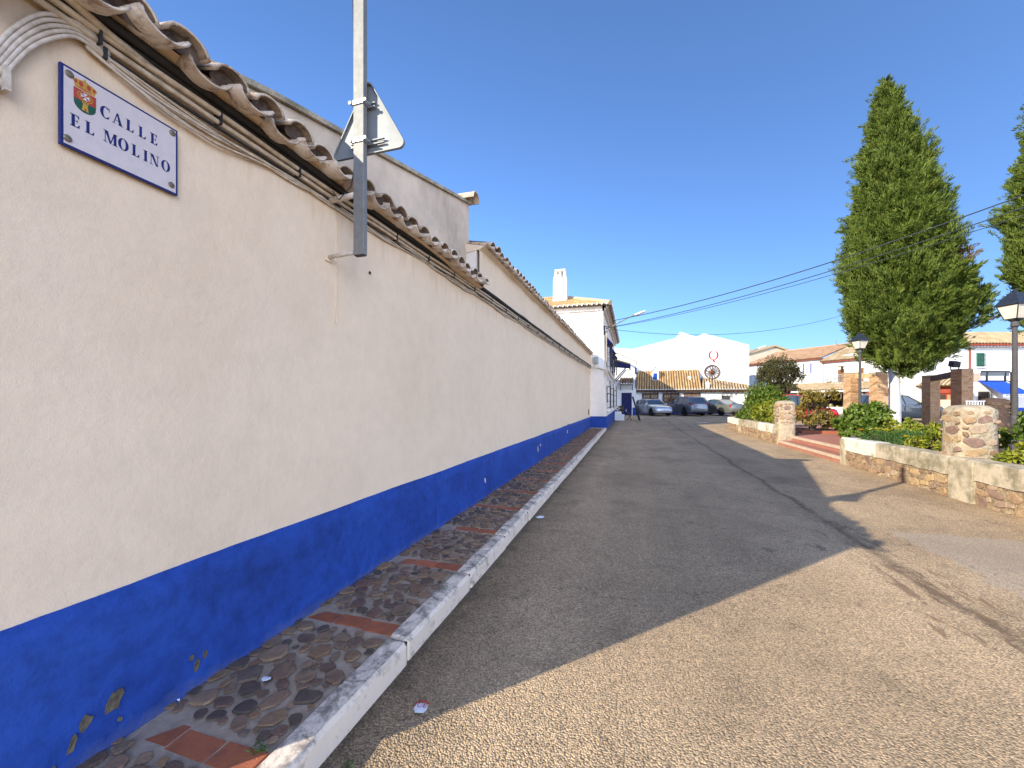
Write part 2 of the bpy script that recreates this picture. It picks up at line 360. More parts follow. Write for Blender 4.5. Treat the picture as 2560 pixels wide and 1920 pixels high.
M['galv'] = pm('galvanised steel', (.255, .25, .235), (.19, .19, .185), 25, .6, .0008, 200, metal=.3, lo=.3, hi=.7)
M['alu'] = pm('bare aluminium sign back', (.235, .245, .245), (.20, .21, .215), 8, .55, 0, metal=.25)
M['steel'] = pm('bright steel clamp', (.62, .62, .62), (.5, .5, .5), 20, .35, 0, metal=.7)
M['black_cable'] = pm('black cable', (.018, .016, .015), (.03, .027, .024), 30, .6, .001, 80)
M['cream_cable'] = pm('paint splashed cream cable', (.64, .52, .38), (.42, .33, .23), 22, .8, .002, 90, det=7)
M['white_cable'] = pm('white painted cable', (.66, .58, .49), (.46, .38, .30), 26, .8, .002, 90, det=7)
M['iron'] = pm('dark iron', (.035, .035, .04), (.025, .025, .028), 20, .55, .001, 80)
M['iron_grey'] = pm('grey painted iron', (.075, .068, .066), (.055, .05, .05), 20, .5, .001, 80)
M['lamp_black'] = pm('blue black lantern paint', (.022, .027, .04), (.016, .02, .03), 10, .45)
M['lamp_glass'] = pm('opal lantern glass', (.72, .63, .50), (.64, .55, .43), 3, .3)
M['wire'] = pm('overhead wire', (.03, .04, .045), None, 5, .6)
M['sign_face'] = pm('sign enamel', (.62, .54, .53), (.57, .50, .49), 30, .45, .0005, 60)
M['sign_blue'] = pm('sign blue', (.014, .02, .135), (.012, .017, .115), 30, .45)
M['crest_red'] = pm('crest red', (.42, .055, .035), (.36, .05, .03), 60, .5)
M['crest_green'] = pm('crest green', (.02, .095, .055), (.016, .075, .045), 60, .5)
M['crest_gold'] = pm('crest gold', (.52, .30, .045), (.42, .23, .03), 60, .5)
M['crest_white'] = pm('crest white', (.68, .66, .66), None, 60, .5)
M['bolt'] = pm('tarnished brass bolt', (.26, .21, .15), (.15, .12, .09), 90, .5, .0005, 200, metal=.6)
M['paper'] = pm('white litter paper', (.75, .76, .8), (.66, .68, .74), 20, .8)
M['paper_red'] = pm('red print', (.55, .03, .04), None, 20, .8)
M['wood'] = pm('varnished window wood', (.23, .10, .032), (.14, .06, .022), 4, .6, .001, 60, stretch=(8, 8, 1))
M['wood_dark'] = pm('dark wood', (.10, .045, .02), (.06, .028, .014), 5, .7)
M['wood_post'] = pm('weathered wood post', (.20, .14, .09), (.13, .09, .06), 8, .85)
M['bluewood'] = pm('deep blue paint', (.010, .013, .10), (.008, .010, .08), 6, .5)
M['bluedoor'] = pm('royal blue paint', (.012, .05, .33), (.010, .04, .26), 6, .5)
M['awning'] = pm('blue awning cloth', (.008, .07, .52), (.008, .06, .46), 6, .7)
M['redpaint'] = pm('oxide red paint', (.33, .055, .03), (.26, .045, .025), 5, .7)
M['green_shutter'] = pm('green shutter', (.025, .19, .13), (.02, .15, .10), 6, .5)
M['bark_white'] = pm('limewashed bark', (.70, .665, .62), (.52, .46, .39), 5, .95, .02, 22, stretch=(2, 2, .5), lo=.45, hi=.75)
M['bark'] = pm('bark', (.12, .085, .06), (.07, .05, .035), 6, .95, .02, 20)
M['dirtpatch'] = pm('bare render patch', (.16, .13, .085), (.075, .065, .045), 30, .95, .006, 60)
M['plate'] = pm('number plate', (.72, .72, .70), None, 5, .4)
M['tyre'] = pm('tyre rubber', (.015, .015, .016), None, 20, .85)
M['rim'] = pm('alloy rim', (.55, .55, .56), (.45, .45, .46), 10, .3, metal=.7)
M['blackplastic'] = pm('black plastic', (.018, .018, .02), None, 20, .6)
M['redlens'] = pm('red tail lens', (.42, .012, .015), None, 20, .15, spec=.6)
M['clearlens'] = pm('clear lamp lens', (.55, .58, .62), (.25, .27, .3), 9, .08, spec=.8)
M['amber'] = pm('amber', (.6, .22, .02), None, 9, .2)
M['interior'] = pm('shop interior', (.035, .028, .024), (.06, .04, .03), 2, .9)
M['goods'] = mat_stone('shop goods', [(.35, .05, .03), (.5, .42, .1), (.1, .12, .3), (.55, .5, .45), (.05, .05, .05), (.3, .2, .1)], 30, .7)
M['goods_pale'] = pm('hanging woven goods', (.42, .36, .30), (.16, .12, .10), 14, .9)
M['whiteplastic'] = pm('white plastic', (.72, .73, .74), None, 4, .45)
M['greyboard'] = pm('grey sign board', (.33, .37, .38), (.28, .31, .32), 4, .5)
M['rust'] = pm('wheel oxide red', (.20, .045, .03), (.14, .035, .025), 10, .8)
M['qred'] = pm('emblem red', (.36, .045, .04), (.30, .04, .035), 10, .7)
M['stonewall'] = mat_stone('shade darkened rubble', [(.10, .06, .04), (.14, .09, .06), (.08, .05, .038)], 30, .9)  # rubble stone in darker tones, the pillar's shade put into the colour
M['beige'] = mat_stucco('beige render', (.55, .46, .34), (.48, .40, .29), .5)

def mat_glass(name, col=(.03, .045, .06), rough=.06):
    m, nd, ln, b = newmat(name); c = coords(nd, ln, 'World')
    n = noise(nd, ln, c, .9, 2); r = ramp(nd, [(.4, col), (.65, tuple(v*1.7 for v in col))]); ln.new(n, r.inputs[0])
    ln.new(r.outputs[0], b.inputs['Base Color']); b.inputs['Roughness'].default_value = rough; b.inputs['Specular IOR Level'].default_value = .9
    b.inputs['IOR'].default_value = 1.6
    return m
M['glass'] = mat_glass('car glass'); M['winglass'] = mat_glass('window glass', (.045, .045, .045))
def mat_paint(name, col, metal=.4):
    m, nd, ln, b = newmat(name); c = coords(nd, ln, 'Object')
    n = noise(nd, ln, c, 3, 5, .6); r = ramp(nd, [(.35, tuple(v*.9 for v in col)), (.65, col)]); ln.new(n, r.inputs[0]); ln.new(r.outputs[0], b.inputs['Base Color'])
    b.inputs['Metallic'].default_value = metal; b.inputs['Roughness'].default_value = .35; b.inputs['Coat Weight'].default_value = .7; b.inputs['Coat Roughness'].default_value = .08
    return m

def mat_leaf(name, cols, trans=.25, rough=.55, nsc=1.7, wr=.55, wn=.5):
    m, nd, ln, b = newmat(name); gi = nd.new('ShaderNodeNewGeometry'); c = coords(nd, ln, 'World')
    n = noise(nd, ln, c, nsc, 3, .6)
    k = mth(nd, ln, 'MULTIPLY_ADD', gi.outputs['Random Per Island'], wr); ln.new(mth(nd, ln, 'MULTIPLY', n, wn), k.node.inputs[2])
    r = ramp(nd, [(.1+.8*i/(len(cols)-1), cc) for i, cc in enumerate(cols)]); ln.new(k, r.inputs[0])
    ln.new(r.outputs[0], b.inputs['Base Color']); b.inputs['Roughness'].default_value = rough; b.inputs['Specular IOR Level'].default_value = .3
    tr = nd.new('ShaderNodeBsdfTranslucent'); tc = mixc(nd, ln, 1.0, r.outputs[0], (1.0, 1.1, .5), 'MULTIPLY'); ln.new(tc, tr.inputs[0])
    mx = nd.new('ShaderNodeMixShader'); mx.inputs[0].default_value = trans
    ln.new(b.outputs[0], mx.inputs[1]); ln.new(tr.outputs[0], mx.inputs[2]); ln.new(mx.outputs[0], nd['Material Output'].inputs[0])
    return m
M['cypress'] = mat_leaf('cypress foliage', [(.026, .052, .010), (.070, .115, .018), (.145, .195, .030), (.24, .25, .045)], .12, .7, 3.4, .38, .72)
M['cypress_dry'] = mat_leaf('dry cypress spray', [(.15, .11, .055), (.24, .18, .09)], .1, .8)
M['darktree'] = mat_leaf('olive tree foliage', [(.022, .03, .010), (.045, .052, .016), (.075, .068, .024), (.09, .065, .03)], .12, .7)
M['bushgreen'] = mat_leaf('glossy green leaves', [(.040, .075, .010), (.075, .125, .014), (.125, .185, .02), (.21, .25, .035)], .25, .4)
M['bushyellow'] = mat_leaf('variegated yellow green leaves', [(.075, .115, .012), (.15, .19, .016), (.26, .27, .025), (.36, .33, .045)], .28, .45)
M['croton'] = mat_leaf('russet yellow leaves', [(.09, .085, .018), (.17, .14, .025), (.26, .19, .035), (.24, .12, .04)], .25, .5)
M['herb'] = mat_leaf('small herb leaves', [(.03, .075, .015), (.06, .13, .025), (.11, .17, .04)], .25, .6)
M['petal'] = mat_leaf('yellow petals', [(.75, .52, .015), (.85, .62, .02)], .2, .6)
M['petal_orange'] = mat_leaf('orange petals', [(.75, .25, .012), (.85, .34, .015)], .2, .6)

# ================================================================ THE SETTING
# ---- ground sheet to the horizon, asphalt street
ys = [-900, -300, -60, -15, 0, 5, 10, 15, 20, 23, 26, 30, 35, 40, 60, 120, 400, 1200]
xs = [-1200, -300, -60, -20, 0, 6, 12, 20, 40, 80, 300, 1200]
mb = MB(); mb.add([(x, y, g(x, y)-.03-.0004*max(0, abs(y)-60)) for y in ys for x in xs], [(j*len(xs)+i, j*len(xs)+i+1, (j+1)*len(xs)+i+1, (j+1)*len(xs)+i) for j in range(len(ys)-1) for i in range(len(xs)-1)])
build('ground', mb, M['earth'], kind='structure')
ys = [-25, -10, -3, 0, 3, 6, 9, 12, 15, 18, 20, 22, 24, 27, 30, 33, 36, 40, 48, 62]; xs = [-24, -12, -6, -2.5, -1, 1, 3, 6, 10, 16, 24, 34, 44]
mb = MB(); mb.add([(x, y, g(x, y)) for y in ys for x in xs], [(j*len(xs)+i, j*len(xs)+i+1, (j+1)*len(xs)+i+1, (j+1)*len(xs)+i) for j in range(len(ys)-1) for i in range(len(xs)-1)])
road = build('road', mb, M['asphalt'], smooth=True, kind='structure')

# ---- pavement: mortar bed, cobbles, brick strips, kerb stones
KX, WX = -1.345, -2.0       # inner kerb line, wall line
SW = .118                   # pavement level above the road
def sw(y): return g(0, y)+SW
mb = MB()
yy = [-1.2+i*.9 for i in range(25)]; yy[-1] = 20.5
n = len(yy)
mb.add([(x, y, sw(y)+dz) for x, dz in ((KX+.02, 0), (WX-.02, .012)) for y in yy], [(i, i+1, n+i+1, n+i) for i in range(n-1)])
mb.add([(x, yy[0], z) for x, z in ((KX+.02, sw(0)), (WX-.02, sw(0)+.012), (WX-.02, -.05), (KX+.02, -.05))], [(0, 1, 2, 3)])
pav = build('pavement', mb, M['mortar'], kind='structure')

def stone_mesh(name, mat, r, seed, h=.4, n=7, dome=.5, sq=0):
    """irregular flat-topped stone, unit size, top at z=h"""
    q = random.Random(seed); mb = MB(); rings = []
    ang = [2*math.pi*(k+q.uniform(-.28, .28))/n for k in range(n)]; rad = [q.uniform(.78, 1.12)*((abs(math.cos(a))**sq+abs(math.sin(a))**sq)**(-1/sq) if sq else 1) for a in ang]
    for sc, z in ((1.0, -.25), (1.0, h*.55), (.86, h*.92)):
        rings.append([(sc*rad[k]*math.cos(ang[k]), sc*rad[k]*math.sin(ang[k]), z+(q.uniform(-.04, .04) if z > 0 else 0)) for k in range(n)])
    vs = sum(rings, [])+[(q.uniform(-.1, .1), q.uniform(-.1, .1), h)]
    fs = [(i*n+k, i*n+(k+1)%n, (i+1)*n+(k+1)%n, (i+1)*n+k) for i in range(2) for k in range(n)]+[(2*n+k, 2*n+(k+1)%n, 3*n) for k in range(n)]
    mb.add([(x*r, y*r, z*r) for x, y, z in vs], fs)
    return mb
stone_vars = [stone_mesh('cobblestone', M['cobble'], 1, s, .30, 9+s%3).mesh('cobblestone', M['cobble'], smooth=False) for s in range(14)]
# dart-throwing inside each panel between two brick strips
cob = []
strips = [1.17+.925*k for k in range(-2, 21)]
grid = {}
q = random.Random(11)
def try_put(x, y, r):
    ix, iy = int(x/.2), int(y/.2)
    for a in range(ix-1, ix+2):
        for b_ in range(iy-1, iy+2):
            for (X, Y, rr) in grid.get((a, b_), ()):
                if (x-X)**2+(y-Y)**2 < ((r+rr)*.92)**2: return False
    grid.setdefault((ix, iy), []).append((x, y, r)); return True
for k in range(len(strips)-1):
    y0, y1 = strips[k]+.075, strips[k+1]-.075
    if y1 > 20.4: continue
    for r0, tries in ((.062, 40), (.051, 200), (.042, 500), (.031, 800), (.020, 900)):
        for _ in range(tries):
            r = r0*q.uniform(.85, 1.12)
            x = q.uniform(WX+r*.55, KX-r*.95); y = q.uniform(y0+r*.8, y1-r*.8)
            if try_put(x, y, r): cob.append((x, y, r))
cob = [c for c in cob if c[1] > .35]
cob.sort(key=lambda c: c[2]/max(.5, math.hypot(c[0], c[1])), reverse=True)
rest = MB()
for i, (x, y, r) in enumerate(cob):
    rz = q.uniform(0, 6.28); el = q.uniform(.66, 1.0)
    zz = sw(y)+.015+.004*q.uniform(-1, 1)-.012*(x-KX)/(WX-KX)*-1
    hs = q.uniform(.22, .42)
    if i < 300:
        o = link('cobblestone', stone_vars[i % 14], pav, (x, y, zz-.004), (q.uniform(-.06, .06), q.uniform(-.06, .06), rz)); o.scale = (r*1.07, r*el, r*hs)
    else:
        s_ = stone_mesh('c', None, 1, i % 23, .3, 6)
        ca, sa = math.cos(rz), math.sin(rz)
        rest.add([(x+r*(a*ca*1.07-b_*sa*el), y+r*(a*sa*1.07+b_*ca*el), zz-.004+c_*r*hs) for a, b_, c_ in s_.v], s_.f)
build('cobbles', rest, M['cobble'], pav, kind='stuff')
bm_ = MB().box(-.100, .100, -.051, .051, -.04, .012).mesh('brick', M['brick_red'])
for k, ys_ in enumerate(strips):
    if ys_ < .2 or ys_ > 20.2: continue
    for j in range(3):
        x = WX+.125+.212*j+q.uniform(-.006, .006)
        o = link('brick', bm_, pav, (x, ys_+q.uniform(-.008, .008), sw(ys_)+q.uniform(-.004, .002)), (q.uniform(-.015, .015), q.uniform(-.015, .015), q.uniform(-.03, .03)))
        o.scale = (q.uniform(.97, 1.02), q.uniform(.93, 1.03), 1)
kerb = thing('kerb', 'x', 'x', (KX, 0, 0)); del kerb['label'], kerb['category']; kerb['kind'] = 'structure'
def kerb_mesh(seed):
    qq = random.Random(seed); mb = MB(); L_ = .914
    prof = [(0, -.1), (.118, -.1), (.116, .10), (.098, .122), (.03, .126), (0, .126)]
    ny = 9; vs = []
    for i in range(ny):
        y = -L_/2+L_*([0, .016]+[.016+.968*j/6 for j in range(1, 6)]+[.984, 1])[i]; e = 1 if 0 < i < ny-1 else 0
        for x, z in prof: vs.append((x+(qq.uniform(-.0035, .0035) if z > 0 and x > 0 else 0)-(0 if e else .007)*(x > .05), y, z+(qq.uniform(-.003, .003) if z > 0 else 0)-(0 if e else .008)*(z > 0)))
    m_ = len(prof)
    fs = [(i*m_+k, i*m_+(k+1)%m_, (i+1)*m_+(k+1)%m_, (i+1)*m_+k) for i in range(ny-1) for k in range(m_)]+[tuple(range(m_)), tuple((ny-1)*m_+k for k in range(m_))[::-1]]
    return mb.add(vs, fs).mesh('kerb_stone', M['kerb'])
kms = [kerb_mesh(s) for s in range(6)]
jm = MB().box(.0, .106, -.012, .012, -.08, .113).mesh('joint', M['joint'])
y = 2.02-.932*3+.466
k = 0
while y < 20.2:
    o = link('kerb_stone', kms[k % 6], kerb, (KX+q.uniform(-.006, .006), y, g(0, y)+q.uniform(-.006, .007)), (0, q.uniform(-.02, .02), q.uniform(-.008, .008))); k += 1
    link('joint', jm, kerb, (KX, y+.466, g(0, y))); y += .932

# ---- the long whitewashed building on the left
Y0 = .56                    # its near corner
def ztop2(y): return 3.60+.0145*(y-5.1)
bl = thing('whitewashed_building', 'long cream stucco building with blue dado and tiled eaves along the left', 'building', (WX, Y0, 0))
mb = MB()     # street wall, slightly uneven
def wavy(y, z): return .006*math.sin(y*1.7+z*.9)+.004*math.sin(y*4.1-z*2.3)
ny, nz = 90, 14
def wallgrid(mb, y0, y1, zfun0, zfun1, x, ny, nz):
    vs = []
    for i in range(ny+1):
        yv = y0+(y1-y0)*i/ny
        for j in range(nz+1):
            zv = zfun0(yv)+(zfun1(yv)-zfun0(yv))*j/nz
            vs.append((x+wavy(yv, zv), yv, zv))
    mb.add(vs, [(i*(nz+1)+j, (i+1)*(nz+1)+j, (i+1)*(nz+1)+j+1, i*(nz+1)+j+1) for i in range(ny) for j in range(nz)])
wallgrid(mb, Y0, 5.12, lambda y: -.05, lambda y: 3.03 if y > 1 else 2.95, WX, 40, 12)
wallgrid(mb, 5.12, 20.5, lambda y: -.05, ztop2, WX, 80, 12)
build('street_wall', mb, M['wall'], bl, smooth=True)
mb = MB()     # body behind (closed volume, set back from the street face)
mb.box(-9, WX-.05, Y0+.003, 5.12, -.1, 2.93); mb.prism([(5.13, -.1), (20.5, -.1), (20.5, ztop2(20.5)-.01), (5.13, ztop2(5.13)-.01)], -9, WX-.05)
mb.box(WX-.06, WX+.004, Y0-.004, Y0+.004, -.05, 3.03)
build('rear_volume', mb, M['white'], bl)
mb = MB()     # gabled upper wall behind the low eave
mb.prism([(Y0, 2.90), (5.22, 2.90), (5.22, 4.27), (4.0, 3.95), (2.0, 3.43), (Y0, 2.97)], -8.5, -2.2)
build('gable_wall', mb, M['gable'], bl)
mb = MB()
pts = [(Y0-.02, 2.975), (2.0, 3.435), (4.0, 3.955), (5.25, 4.277)]
for (ya, za), (yb, zb) in zip(pts, pts[1:]): mb.add([(-2.17, ya, za), (-2.17, yb, zb), (-2.17, yb, zb+.035), (-2.17, ya, za+.035), (-8.5, ya, za), (-8.5, yb, zb), (-8.5, yb, zb+.035), (-8.5, ya, za+.035)], [(0,1,2,3),(4,7,6,5),(3,2,6,7),(0,4,5,1),(0,3,7,4),(1,5,6,2)])
build('verge_mortar', mb, M['coping'], bl)
def half_pipe(mb, r, th, L_, up=True, n=8, r2=None, span=1.0):
    """half tube along +X from 0..L, open downward (up=True) or upward"""
    r2 = r2 or r; vs = []
    for x, rr in ((0, r), (L_, r2)):
        for rad in (rr, rr-th):
            for k in range(n+1):
                a = math.pi*(.5-span/2)+math.pi*span*k/n
                vs.append((x, rad*math.cos(a), (rad*math.sin(a))*(1 if up else -1)))
    m_ = n+1
    fs = []
    for k in range(n):
        fs += [(k, k+1, 2*m_+k+1, 2*m_+k), (m_+k, 3*m_+k, 3*m_+k+1, m_+k+1), (k, m_+k, m_+k+1, k+1), (2*m_+k, 2*m_+k+1, 3*m_+k+1, 3*m_+k)]
    fs += [(0, 2*m_, 3*m_, m_), (n, m_+n, 3*m_+n, 2*m_+n)]
    return mb.add(vs, fs)
mb = MB(); half_pipe(mb, .115, .016, .45, True, 10)
o = link('ridge_tile', mb.mesh('ridge_tile', M['tile_white']), bl, (-2.5, 5.14, 4.27)); 
# eave tiles: canal (open upward, limewashed) + cover (open downward, old clay), mouths packed with mortar
canal = half_pipe(MB(), .098, .014, .46, False, 9, .088, .92).mesh('eave_tile', M['tile_white'], smooth=True)
cover = half_pipe(MB(), .088, .014, .46, True, 9, .10, .92).mesh('cover_tile', M['tile_old'], smooth=True)
def lobe_mesh(nm, r, mat):
    mb = MB(); n = 8
    vs = [(0, r*math.cos(math.pi*k/n), r*math.sin(math.pi*k/n)) for k in range(n+1)]+[(0, -r*.8, -.035), (0, r*.8, -.035)]
    mb.add(vs, [tuple(range(n+3))]); return mb.mesh(nm, mat, fix=False)
lobe = lobe_mesh('mouth_mortar', .078, M['tile_hole'])
rim = half_pipe(MB(), .0935, .016, .10, True, 9, .0955, .98).mesh('whitewashed_rim', M['tile_white'], smooth=True)
q = random.Random(5)
def eave(y0, y1, pitch, xo, zf, tilt, par, scale=1.0):
    y = y0
    while y < y1:
        dz = q.uniform(-.016, .016); dx = q.uniform(-.035, .02); t = -tilt+q.uniform(-.08, .08)
        o = link('eave_tile', canal, par, (xo+dx, y, zf(y)+.055+dz), (q.uniform(-.05, .05), t, math.pi+q.uniform(-.04, .04))); o.scale = (scale, scale, scale*.66)
        yc = y+pitch/2; dx2 = q.uniform(-.02, .02); zc = zf(yc)+.062+q.uniform(-.008, .01)
        rot = (q.uniform(-.05, .05), t, math.pi+q.uniform(-.05, .05)); o = link('cover_tile', cover, par, (xo-.045+dx2, yc, zc), rot); o.scale = (scale, scale, scale*.66)
        o = link('mouth_mortar', lobe, par, (xo-.045-q.uniform(.03, .07)+dx2, yc, zc-.004), (0, t, math.pi)); o.scale = (scale, scale, scale*.66)
        o = link('whitewashed_rim', rim, par, (xo-.043+dx2, yc, zc), rot); o.scale = (scale, scale, scale*.66)
        y += pitch*q.uniform(.96, 1.04)
eave(Y0-.03, 4.98, .208, -1.80, lambda y: 2.965+.012*(y-1)-.13*max(0, 1.15-y), .16, bl)
eave(5.22, 20.3, .208, -1.83, lambda y: ztop2(y)+.01, .22, bl, .95)
mb = MB()    # mortar fillets that carry the tiles
mb.prism([(-1.995, 2.992), (-1.90, 3.015), (-2.2, 3.08), (-2.2, 2.95)], Y0, 5.0, 'y')
a, b_ = ztop2(5.12), ztop2(20.45)
mb.add([(-2.0, 5.12, a-.02), (-1.93, 5.12, a+.02), (-2.3, 5.12, a+.10), (-2.3, 5.12, a-.06), (-2.0, 20.45, b_-.02), (-1.93, 20.45, b_+.02), (-2.3, 20.45, b_+.10), (-2.3, 20.45, b_-.06)],
       [(0,1,2,3),(4,7,6,5),(0,4,5,1),(1,5,6,2),(2,6,7,3),(3,7,4,0)])
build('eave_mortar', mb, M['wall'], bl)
mb = MB()    # dado: a coat of plaster 6 mm proud with a hand-cut upper edge
q = random.Random(3); vs = []
nn = 160; nzd = 7
edge = [.738+.0015*math.sin(i*.35)+q.uniform(-.0012, .0012) for i in range(nn+1)]
for i in range(nn+1):
    t = i/nn; y = Y0+(20.5-Y0)*t**1.5; ze = edge[i]+.0012*y*-1+.004
    for j in range(nzd+1):
        z = -.05+(ze+.05)*j/nzd
        flare = .018*max(0, 1-(z-.1)/.25)
        vs.append((WX+.009+wavy(y, z)+flare+.004*math.sin(y*7+z*11)*(z < ze-.05), y, z))
    vs.append((WX+wavy(y, ze)-.002, y, ze+.003))
m_ = nzd+2
mb.add(vs, [(i*m_+j, (i+1)*m_+j, (i+1)*m_+j+1, i*m_+j+1) for i in range(nn) for j in range(m_-1)])
build('blue_dado', mb, M['dado'], bl, smooth=True)
# bare patches where the blue plaster has flaked off
def patch(yc, zc, w, h, ang, seed, nm='bare_patch', mat='dirtpatch', d=.024):
    qq = random.Random(seed); pts = []
    n = 11
    for k in range(n):
        a = 2*math.pi*k/n; rr = qq.uniform(.62, 1.15); u, v = w/2*rr*math.cos(a), h/2*rr*math.sin(a)
        pts.append((yc+u*math.cos(ang)-v*math.sin(ang), zc+u*math.sin(ang)+v*math.cos(ang)))
    mb = MB(); x = WX+wavy(yc, zc)+d+.018*max(0, 1-(zc-.1)/.25)
    mb.add([(x+.0035, y, z) for y, z in pts]+[(x-.02, yc+(y-yc)*1.05, zc+(z-zc)*1.05) for y, z in pts]+[(x, yc, zc)], [(k, (k+1)%n, 2*n) for k in range(n)]+[(k, n+k, n+(k+1)%n, (k+1)%n) for k in range(n)])
    build(nm, mb, M[mat], bl)
for i, a in enumerate([(1.075, .30, .05, .095, -.35, 1), (.985, .285, .03, .065, -.5, 2), (.945, .235, .022, .07, -.35, 3), (1.37, .295, .022, .03, 0, 4), (1.39, .245, .022, .05, -.3, 5), (1.43, .275, .018, .045, -.2, 6), (.89, .185, .03, .04, 0, 7), (1.09, .22, .014, .018, 0, 8)]):
    patch(*a, d=.013)
for a in [(5.3, .38, .03, .08, .2, 21), (8.6, .45, .05, .14, .1, 22), (8.9, .5, .03, .06, 0, 23), (12.8, .52, .10, .12, 0, 24)]: patch(*a, nm='flaked_patch', mat='wall', d=.011)
mb = MB(); mb.box(WX-.004, WX+.0035, 2.345, 2.352, 2.05, 2.86); build('render_joint', mb, M['wall'], bl)
mb = MB(); mb.lathe([(.001, 0), (.013, 0), (.013, .004), (.001, .004)], 10); o = link('hole', mb.mesh('hole', M['iron']), bl, (WX+.004, 2.72, 2.52), (0, R(90), 0))
mb = MB(); mb.lathe([(.13, -.01), (.14, 0), (.14, .02), (.001, .03)], 16); o = link('meter_cover', mb.mesh('meter_cover', M['iron']), bl, (WX+.015, 19.3, .98), (0, R(90), 0)); o.scale = (1, .35, 1)

# ---- street name sign, hand-drawn serif capitals
def glyph(ch):
    """list of polygons, cap height 1; returns (polys, advance)"""
    P = []; st, hr, sf = .25, .07, .06
    def rect(a, b, c, d): P.append([(a, b), (c, b), (c, d), (a, d)])
    def serif(x0, x1, y): rect(x0, y, x1, y+sf)
    def ring(cx, cy, rx, ry, ix, iy, a0=0, a1=360, n=28):
        for k in range(n):
            t0, t1 = R(a0+(a1-a0)*k/n), R(a0+(a1-a0)*(k+1)/n)
            P.append([(cx+rx*math.cos(t0), cy+ry*math.sin(t0)), (cx+rx*math.cos(t1), cy+ry*math.sin(t1)), (cx+ix*math.cos(t1), cy+iy*math.sin(t1)), (cx+ix*math.cos(t0), cy+iy*math.sin(t0))])
    if ch == 'I': rect(.1, 0, .1+st, 1); serif(0, .4, 0); serif(0, .4, 1-sf); w = .4
    elif ch == 'L':
        rect(.1, 0, .1+st, 1); serif(0, .4, 1-sf); rect(0, 0, .68, sf+.01); P.append([(.68, 0), (.72, .3), (.67, .3), (.52, .05)]); w = .72
    elif ch == 'E':
        rect(.1, 0, .1+st, 1); rect(0, 0, .68, sf+.01); rect(0, 1-sf-.01, .66, 1); rect(.3, .485, .52, .535); rect(.5, .38, .55, .64)
        P.append([(.68, 0), (.72, .28), (.67, .28), (.52, .05)]); P.append([(.5, .95), (.62, .74), (.67, .74), (.66, 1)]); w = .72
    elif ch == 'A':
        P.append([(.38, 1), (.54, 1), (.88, 0), (.60, 0)]); P.append([(.40, 1), (.46, .86), (.17, 0), (.10, 0)]); rect(.2, .31, .68, .36); serif(0, .29, 0); serif(.52, .96, 0); w = .96
    elif ch == 'M':
        rect(.12, 0, .18, 1); rect(.84, 0, 1.08, 1); P.append([(.09, 1), (.37, 1), (.66, .0), (.52, .0)]); P.append([(.53, 0), (.62, 0), (.96, 1), (.86, 1)]); serif(0, .3, 0); serif(.74, 1.16, 0); serif(0, .25, 1-sf); serif(.9, 1.16, 1-sf); w = 1.16
    elif ch == 'N':
        rect(.12, 0, .18, 1); rect(.76, 0, .82, 1); P.append([(.07, 1), (.36, 1), (.82, 0), (.62, 0)]); serif(0, .3, 0); serif(0, .25, 1-sf); serif(.64, .94, 1-sf); w = .94
    elif ch == 'O': ring(.45, .5, .46, .53, .20, .46); w = .9
    elif ch == 'C':
        ring(.45, .5, .46, .53, .19, .45, 46, 314); P.append([(.72, .66), (.77, .66), (.77, .97), (.72, .97)]); P.append([(.70, .12), (.77, .3), (.74, .3), (.60, .06)]); w = .8
    else: w = .4
    return P, w
sg = thing('street_name_sign', 'white enamel street name sign with blue border reading CALLE EL MOLINO', 'sign', (WX, .917, 2.435))
SY, SZ, SWd, SH = .917, 2.435, .392, .297
def sp(s, t, x): return (x, SY+s*SWd, SZ+t*SH)
mb = MB(); mb.box(WX+.003, WX+.016, SY, SY+SWd, SZ, SZ+SH); build('plate', mb, M['sign_blue'], sg, bevel=.0015)
mb = MB(); mb.box(WX+.012, WX+.0168, SY+.0095, SY+SWd-.0085, SZ+.0085, SZ+SH-.0085); build('face', mb, M['sign_face'], sg)
FX = WX+.0173
def word(text, starts, y0, cap, name):
    for ch, s0 in zip(text, starts):
        polys, w = glyph(ch); mb = MB()
        for p in polys: mb.poly([(FX, SY+s0*SWd+px*cap*SH*.84, SZ+(y0+py*cap)*SH) for px, py in p])
        build('letter', mb, M['sign_blue'], sg)
word('CALLE', [.29, .385, .50, .61, .72], .597, .152, 'calle')
word('EL', [.068, .175], .285, .152, 'el')
word('MOLINO', [.315, .435, .55, .655, .715, .828], .29, .155, 'molino')
def flat(name, pts, mat, x=FX, par=sg):
    mb = MB(); mb.poly([sp(s, t, x) for s, t in pts]); return build(name, mb, M[mat], par)
lo = [(.258-.083+.083*math.cos(R(a)), .625+.105*math.sin(R(a))) for a in range(0, -181, -15)]
cr = flat('crest', [(.258, .66), (.258, .66)]+lo[1:-1]+[(.092, .66)], 'crest_green', FX)
flat('crest_field', [(.092, .655), (.258, .655), (.258, .79), (.092, .79)], 'crest_red', FX+.0004, cr)
n = 24
mb = MB()
for rr in (.062, .044):
    for k in range(n):
        a0, a1 = 2*math.pi*k/n, 2*math.pi*(k+1)/n
        mb.poly([sp(.175+r_*math.cos(a)*.95, .722+r_*math.sin(a)*1.0, FX+.0007) for r_, a in ((rr, a0), (rr, a1), (rr-.007, a1), (rr-.007, a0))])
build('crest_rings', mb, M['crest_gold'], cr)
mb = MB()
for k in range(4):
    a = math.pi/2*k; u = (math.cos(a), math.sin(a)); w = (-u[1], u[0])
    def cp(l, s_): return sp(.175+(u[0]*l+w[0]*s_)*.036, .725+(u[1]*l+w[1]*s_)*.048, FX+.0011)
    mb.poly([cp(.05, 0), cp(1.0, .5), cp(.78, 0), cp(1.0, -.5)])
build('crest_cross', mb, M['crest_white'], cr)
